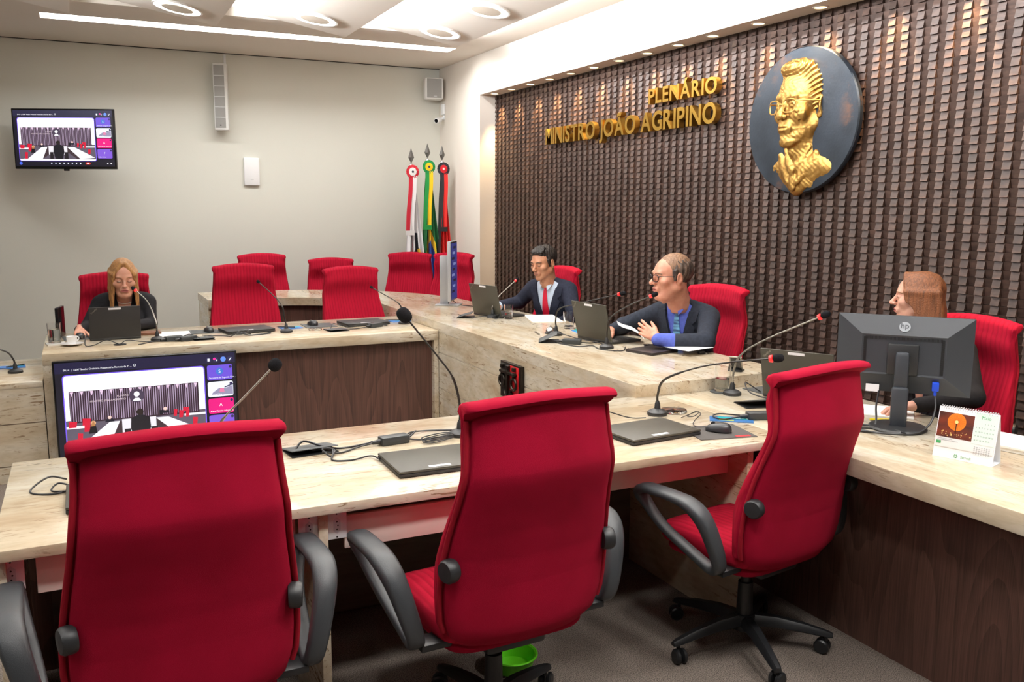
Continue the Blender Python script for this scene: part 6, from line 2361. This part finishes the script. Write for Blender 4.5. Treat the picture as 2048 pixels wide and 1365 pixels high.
# ------------------------------------------------------------------ man with the red tie
sk2 = skin_mat('skin_tan', (206, 150, 118), (190, 132, 102))
lp2 = mat('lips_tan', (172, 112, 92), 0.5)
p = Person('dark haired man in a navy suit with red tie looking down', (3.36, 6.10, 0.0), sk2, lp2, (3.195, 6.01, 1.205), fdir(18, 12), hsc=1.0, neck=(3.25, 6.035, 1.055), eye=0.0024, nose=1.1, jaw=0.98)
p.eyes((50, 34, 24), (0, -0.8, -0.6))
p.lashes(mat('lash_black', (28, 22, 20), 0.7), -0.0040)
p.brows(mat('brow_dark', (38, 28, 24), 0.8), 0.0045)
phi = 30
Rt = frame(fdir(phi))
L = Rt[:, 0]
cs = np.array((3.285, 6.055, 1.005))
sl, sr = cs + L * 0.165 - np.array((0, 0, 0.012)), cs - L * 0.165 - np.array((0, 0, 0.012))
aL = (sl, (3.34, 5.79, 0.80), (3.26, 6.02, 0.70))
aR = (sr, (3.15, 6.33, 0.875), (2.94, 6.25, 0.862))
navy = cloth_mat('navy_wool', (38, 42, 58), (30, 33, 47))
dress(p, cs, Rt, 0.165, 0.0, (3.255, 6.04, 1.065), (3.37, 6.11, 0.55), [aR, aL], navy, cloth_mat('pale_blue_shirt', (206, 220, 236), (198, 212, 230)), mat('red_silk', (206, 18, 52), 0.5, bump=0.1, bscale=500), -0.30, 0.105)
cf = Shape().cap((2.965, 6.26, 0.862), (2.925, 6.243, 0.861), 0.036, 0.035, 0.004)
p.add('shirt_cuff', cf, 0.004, MATS['pale_blue_shirt'])
p.limb(hand_shape(Shape(), (2.925, 6.243, 0.86), (-0.9, -0.42, -0.08), (0, 0, -1), 1, (0.3, 0.3, 0.35, 0.4)))
p.limb(hand_shape(Shape(), (3.25, 6.04, 0.695), (-0.3, 0.9, -0.1), (0, 0, -1), -1, (0.3, 0.3, 0.35, 0.4)))
h = Shape()
h.ell((0, 0.026, 0.044), (0.082, 0.102, 0.090), 0.015)
h.ell((0, -0.020, 0.092), (0.062, 0.070, 0.034), 0.02)
for k in range(9):
    a = k / 8.0
    h.cap((-0.05 + 0.1 * a, -0.060 - 0.012 * math.sin(PI * a), 0.096), (-0.03 + 0.08 * a, -0.02, 0.122 + 0.006 * (k % 2)), 0.012, 0.010, 0.008)
h.ell((0, -0.088, 0.000), (0.080, 0.062, 0.084), 0.010, None, True)
h.ell((0, -0.02, -0.075), (0.10, 0.075, 0.060), 0.010, None, True)
for q in (-1, 1):
    h.cap((q * 0.074, -0.022, 0.03), (q * 0.077, -0.016, -0.020), 0.009, 0.006, 0.008)
    h.ell((q * 0.086, 0.014, -0.006), (0.014, 0.024, 0.034), 0.006, None, True)
p.add('hair', h, 0.0026, hair_mat('hair_black', (40, 33, 30), (24, 20, 19)), False, disp=wave_disp(0.0022, 260))
p.finish((3.255, 6.04, 1.065), (3.37, 6.11, 0.55), [aR, aL])

# ------------------------------------------------------------------ man with glasses
sk3 = skin_mat('skin_ruddy', (218, 158, 132), (206, 140, 116))
lp3 = mat('lips_ruddy', (184, 112, 102), 0.5)
p = Person('balding man with glasses and blue tie gesturing with one hand', (3.44, 4.47, 0.0), sk3, lp3, (3.195, 4.375, 1.215), fdir(-12, 1), hsc=1.10, neck=(3.285, 4.40, 1.045), eye=0.0036, nose=1.08, jaw=1.02, open_mouth=0.0022, chub=0.006)
p.eyes((60, 42, 30), (0.1, -1, -0.05))
p.lashes(MATS['lash_black'], 0.0048)
p.brows(mat('brow_grey', (110, 88, 74), 0.8), 0.0036)
phi = 22
Rt = frame(fdir(phi))
L = Rt[:, 0]
cs = np.array((3.335, 4.425, 0.985))
sl, sr = cs + L * 0.18 - np.array((0, 0, 0.012)), cs - L * 0.18 - np.array((0, 0, 0.012))
aL = (sl, (3.165, 3.99, 0.875), (2.985, 4.09, 0.878))
aR = (sr, (3.14, 4.80, 0.87), (2.965, 4.66, 0.866))
suit = cloth_mat('charcoal_wool', (40, 46, 58), (32, 36, 46))
shirt = cloth_mat('blue_shirt', (92, 108, 196), (84, 98, 186))
dress(p, cs, Rt, 0.18, 0.0, (3.29, 4.405, 1.06), (3.46, 4.48, 0.55), [aR, aL], suit, shirt, mat('blue_striped_silk', (120, 186, 226), 0.5, var=(40, 70, 120), vscale=(10, 10, 60)), -0.29, 0.10, belly=0.02)
cf = Shape().cap((3.00, 4.083, 0.878), (2.928, 4.118, 0.884), 0.043, 0.037, 0.004)
p.add('shirt_cuff', cf, 0.004, shirt)
p.limb(hand_shape(Shape(), (2.925, 4.125, 0.892), (-0.30, 0.85, 0.40), (0.80, 0.40, -0.35), -1, (0.14, 0.20, 0.26, 0.34), 1.02, 0.13, 0.5, back=0.012))
rg = MB()
p.limb(hand_shape(Shape(), (2.945, 4.645, 0.868), (-0.9, -0.45, 0.02), (0, 0, -1), 1, (0.4, 0.4, 0.45, 0.5), 1.05))
h = Shape()
h.ell((0, 0.028, 0.036), (0.084, 0.098, 0.088), 0.012)
h.ell((0, -0.088, 0.030), (0.090, 0.064, 0.085), 0.012, None, True)
h.ell((0, -0.02, -0.080), (0.10, 0.080, 0.062), 0.012, None, True)
for q in (-1, 1):
    h.cap((q * 0.077, -0.012, 0.035), (q * 0.079, -0.012, -0.012), 0.010, 0.007, 0.008)
    h.ell((q * 0.088, 0.016, -0.008), (0.014, 0.024, 0.034), 0.006, None, True)
hm3 = hair_mat('hair_greying', (96, 78, 66), (44, 38, 36), (40, 40, 14))
p.add('hair', h, 0.0026, hm3, False, disp=wave_disp(0.0020, 240))
h = Shape()
h.ell((0, 0.022, 0.041), (0.0805, 0.0995, 0.0900), 0.01)
h.ell((0, -0.104, 0.028), (0.090, 0.058, 0.082), 0.010, None, True)
h.ell((0, 0.02, -0.055), (0.12, 0.13, 0.115), 0.010, None, True)
p.add('thin_top_hair', h, 0.0026, hair_mat('hair_thin', (150, 116, 90), (118, 88, 68), (160, 14, 30)), False, disp=wave_disp(0.0010, 300))
add_glasses(p, mat('glasses_black', (24, 22, 24), 0.25))
p.finish((3.29, 4.405, 1.06), (3.46, 4.48, 0.55), [aR, aL])
sh_ = MB()
P = [[(x, y, 0.02 + 0.10 * u + 0.012 * math.sin(5 * u)) for x, y in (( -0.09, 0.0), (-0.03, 0.0), (0.03, 0.0), (0.09, 0.0))] for u in np.linspace(0, 1, 8)]
P = [[(x, 0.16 * (1 - i / 7.0), z) for x, y, z in row] for i, row in enumerate(P)]
hp_ = MB().grid(P).build('paper_sheet', paper)
hp_.location = (2.90, 4.50, B + 0.012)
hp_.rotation_euler = (0, 0, R(-120))
tag(hp_, 'curved white sheet held over the laptop by the man with glasses', 'paper')

# ------------------------------------------------------------------ brown haired woman behind the monitor
sk4 = skin_mat('skin_rosy', (222, 170, 148), (212, 156, 134))
p = Person('brown haired woman in profile behind the black monitor', (3.56, 2.78, 0.0), sk4, lp1, (3.415, 2.80, 1.228), fdir(-50, 0), hsc=0.92, neck=(3.44, 2.765, 1.07), fem=1.0, eye=0.0034, nose=1.1, jaw=0.98)
p.eyes((60, 46, 34))
p.lashes(MATS['lash_brown'], 0.0046)
p.brows(MATS['brow_light'], 0.0034, 0.002)
phi = 8
Rt = frame(fdir(phi))
L = Rt[:, 0]
cs = np.array((3.475, 2.765, 1.01))
sl, sr = cs + L * 0.16 - np.array((0, 0, 0.012)), cs - L * 0.16 - np.array((0, 0, 0.012))
aL = (sl, (3.40, 2.47, 0.83), (3.15, 2.545, 0.805))
aR = (sr, (3.40, 3.03, 0.84), (3.16, 2.96, 0.81))
dots = mat('polka_dot', (26, 28, 44), 0.7)
nt = dots.node_tree
tcn = nt.nodes.new('ShaderNodeTexCoord')
vo = nt.nodes.new('ShaderNodeTexVoronoi')
vo.inputs['Scale'].default_value = 32
vo.inputs['Randomness'].default_value = 0.25
nt.links.new(tcn.outputs['Object'], vo.inputs['Vector'])
rp = nt.nodes.new('ShaderNodeValToRGB')
rp.color_ramp.interpolation = 'CONSTANT'
rp.color_ramp.elements[0].color = S(236, 232, 226)
rp.color_ramp.elements[1].position = 0.30
rp.color_ramp.elements[1].color = S(26, 28, 44)
nt.links.new(vo.outputs['Distance'], rp.inputs[0])
nt.links.new(rp.outputs[0], nt.nodes['Principled BSDF'].inputs['Base Color'])
dress(p, cs, Rt, 0.16, 1.0, (3.445, 2.765, 1.05), (3.57, 2.78, 0.55), [aR, aL], cloth_mat('black_jersey', (30, 28, 30), (22, 20, 22)), dots, None, -0.34, 0.11, collar=False)
p.limb(hand_shape(Shape(), (3.135, 2.55, 0.803), (-0.9, 0.42, -0.12), (0, 0, -1), -1, (0.3, 0.3, 0.35, 0.4), 0.92))
p.limb(hand_shape(Shape(), (3.145, 2.955, 0.805), (-0.9, -0.3, -0.10), (0, 0, -1), 1, (0.3, 0.3, 0.35, 0.4), 0.92))
h = Shape()
h.ell((0, 0.021, 0.042), (0.083, 0.104, 0.090), 0.02)
for q in (-1, 1):
    for k in range(9):
        a = k / 8.0
        y0 = -0.050 + 0.140 * a
        xt = q * (0.068 + 0.016 * math.sin(a * 2.6))
        h.cap((q * 0.014, -0.060 + 0.14 * a, 0.112 - 0.012 * a), (xt, y0, 0.03), 0.013, 0.015, 0.014)
        h.cap((xt, y0, 0.03), (q * (0.078 + 0.008 * math.sin(a * 2.6)), y0 + 0.016, -0.10), 0.016, 0.016, 0.012)
        h.cap((q * (0.078 + 0.008 * math.sin(a * 2.6)), y0 + 0.016, -0.10), (q * 0.074, y0 + 0.02, -0.20 - 0.008 * (k % 3)), 0.016, 0.008, 0.010)
h.ell((0, 0.10, -0.09), (0.07, 0.035, 0.10), 0.03)
h.ell((0, -0.078, -0.078), (0.115, 0.108, 0.088), 0.008, None, True)
h.ell((0, -0.098, 0.02), (0.050, 0.045, 0.080), 0.008, None, True)
p.add('hair', h, 0.0028, hair_mat('hair_brown', (138, 84, 50), (96, 56, 32), (150, 150, 7)), False)
p.finish((3.445, 2.765, 1.05), (3.57, 2.78, 0.55), [aR, aL])

# ================================================================== bronze medallion on the tiled wall
md = thing('medallion', 'round dark medallion with a golden bust relief on the tiled wall', 'relief', (3.985, 4.165, 2.147), -PI / 2)
patina = mat('dark_patina', (50, 57, 66), 0.34, 0.5, bump=0.06, bscale=60, var=(38, 44, 51), vscale=(5, 5, 5))
dm = MB()
prof = [(0.0, 0.0), (0.985, 0.0), (1.0, 0.006), (1.0, 0.028), (0.985, 0.036), (0.0, 0.036)]
n = 96
v, f = [], []
for i in range(n):
    a = 2 * PI * i / n
    for r, y in prof:
        v.append((0.455 * r * math.cos(a), -y, 0.432 * r * math.sin(a)))
k = len(prof)
for i in range(n):
    j = (i + 1) % n
    for q in range(k - 1):
        f.append((i * k + q, i * k + q + 1, j * k + q + 1, j * k + q))
dm.add(v, f)
disc = dm.build('disc', patina, md, 40)
worn = mat('worn_copper', (116, 76, 48), 0.4, 0.6, bump=0.2, bscale=90, var=(70, 60, 56), vscale=(14, 14, 14))
nt = patina.node_tree
bsd = nt.nodes['Principled BSDF']
tcn = nt.nodes.new('ShaderNodeTexCoord')
n9 = nt.nodes.new('ShaderNodeTexNoise')
n9.inputs['Scale'].default_value = 4.5
n9.inputs['Detail'].default_value = 9
n9.inputs['Roughness'].default_value = 0.7
nt.links.new(tcn.outputs['Object'], n9.inputs['Vector'])
ln = nt.nodes.new('ShaderNodeVectorMath')
ln.operation = 'LENGTH'
nt.links.new(tcn.outputs['Object'], ln.inputs[0])
mr = nt.nodes.new('ShaderNodeMapRange')
mr.inputs['From Min'].default_value = 0.30
mr.inputs['From Max'].default_value = 0.46
nt.links.new(ln.outputs['Value'], mr.inputs['Value'])
ml_ = nt.nodes.new('ShaderNodeMath')
ml_.operation = 'MULTIPLY'
r9 = nt.nodes.new('ShaderNodeValToRGB')
r9.color_ramp.elements[0].position = 0.55
r9.color_ramp.elements[1].position = 0.68
nt.links.new(n9.outputs[0], r9.inputs[0])
nt.links.new(r9.outputs[0], ml_.inputs[0])
nt.links.new(mr.outputs[0], ml_.inputs[1])
mx = nt.nodes.new('ShaderNodeMixRGB')
nt.links.new(ml_.outputs[0], mx.inputs[0])
src = bsd.inputs['Base Color'].links[0].from_socket
nt.links.new(src, mx.inputs[1])
mx.inputs[2].default_value = S(118, 80, 54)
nt.links.new(mx.outputs[0], bsd.inputs['Base Color'])

hd = head_shape((0.012, 0.04, -0.21), eye=0.0040, nose=1.25, jaw=1.0)
# creases of an elderly face
for q in (-1, 1):
    for a, b in (((0.036, -0.088, -0.045), (0.046, -0.066, -0.085)), ((0.050, -0.070, -0.030), (0.056, -0.050, -0.080)), ((0.028, -0.100, -0.018), (0.050, -0.080, -0.024)), ((0.012, -0.092, 0.046), (0.044, -0.082, 0.050)), ((0.012, -0.088, 0.060), (0.042, -0.080, 0.064)), ((0.024, -0.088, -0.095), (0.044, -0.058, -0.098))):
        hd.cap((q * a[0], a[1], a[2]), (q * b[0], b[1], b[2]), 0.0022, 0.0016, 0.008, True)
V1, F1 = hd.mesh(0.0028, (-0.105, -0.135, -0.24), (0.105, 0.13, 0.14))
ha = Shape()
ha.ell((0, 0.026, 0.044), (0.084, 0.102, 0.092), 0.012)
ha.ell((-0.005, -0.030, 0.108), (0.060, 0.052, 0.026), 0.02)
ha.ell((0, -0.090, 0.000), (0.078, 0.062, 0.088), 0.008, None, True)
ha.ell((0, -0.02, -0.085), (0.10, 0.080, 0.060), 0.010, None, True)
V2, F2 = ha.mesh(0.0024)
_c = np.array((0, 0.03, 0.02))
_d = V2 - _c
_d /= np.linalg.norm(_d, axis=1)[:, None]
V2 = V2 + _d * (0.0034 * np.sin(V2[:, 2] * 420 - V2[:, 1] * 250 + 2.0 * np.sin(V2[:, 1] * 60)) * 1.0)[:, None]
bu = Shape()
for q in (-1, 1):
    an = R(20) * q
    rot = np.array(((math.cos(an), 0, math.sin(an)), (0, 1, 0), (-math.sin(an), 0, math.cos(an))))
    bu.ell((q * 0.078, 0.03, -0.168), (0.066, 0.045, 0.030), 0.02, rot)
    bu.cap((q * 0.115, 0.03, -0.180), (0.0, 0.0, -0.232), 0.022, 0.024, 0.03)
    # collar wings and lapels
    bu.cap((q * 0.050, -0.010, -0.122), (q * 0.014, -0.038, -0.176), 0.009, 0.008, 0.008)
    bu.cap((q * 0.074, -0.004, -0.142), (q * 0.018, -0.036, -0.222), 0.011, 0.010, 0.008)
    bu.cap((q * 0.074, -0.004, -0.142), (q * 0.060, -0.016, -0.176), 0.010, 0.007, 0.008)
bu.ell((0, 0.012, -0.185), (0.080, 0.048, 0.050), 0.02)
bu.ell((0.0, -0.046, -0.186), (0.012, 0.012, 0.014), 0.003)
bu.cap((0.0, -0.042, -0.196), (0.0, -0.034, -0.236), 0.010, 0.014, 0.003)
V3, F3 = bu.mesh(0.0035)
gl = MB()
for q in (-1, 1):
    gl.tube([(q * 0.036 + 0.026 * math.copysign(abs(math.cos(a)) ** .6, math.cos(a)), -0.114 + 2.6 * (q * 0.036 + 0.026 * math.cos(a)) ** 2, -0.002 + 0.019 * math.copysign(abs(math.sin(a)) ** .6, math.sin(a))) for a in np.linspace(0, 2 * PI, 25)[:-1]], 0.0024, 6, closed=True)
    gl.tube([(q * 0.061, -0.102, 0.010), (q * 0.076, -0.085, 0.010), (q * 0.086, 0.0, 0.010)], 0.0024, 6)
gl.tube([(-0.010, -0.112, 0.002), (0, -0.115, 0.005), (0.010, -0.112, 0.002)], 0.0022, 6)
SCL = 2.02


def relief(V, yaw, dx=0.0):
    a = R(yaw)
    ca, sa = math.cos(a), math.sin(a)
    x = V[:, 0] * ca + V[:, 1] * sa
    y = -V[:, 0] * sa + V[:, 1] * ca
    rng = np.sin(V[:, 0] * 310 + 2 * np.sin(V[:, 2] * 140)) * np.cos(V[:, 2] * 260 + V[:, 1] * 190)
    y2 = np.minimum(y * 0.52 * SCL, 0.04) - 0.030 + 0.0016 * rng
    return np.stack([x * SCL + dx, y2, V[:, 2] * SCL + 0.085], 1)


for nm, V, F, yw in (('relief_face', V1, F1, 12), ('relief_hair', V2, F2, 12), ('relief_bust', V3, F3, 4), ('relief_glasses', np.array(gl.v), gl.f, 12)):
    W = relief(V, yw)
    mb = MB()
    if nm == 'relief_glasses':
        mb.add([tuple(q) for q in W], F)
    else:
        keep = (W[F][:, :, 1].min(1) < -0.030)
        emit(mb, W, F[keep], 0)
    mb.build(nm, gold_d, md, 50)
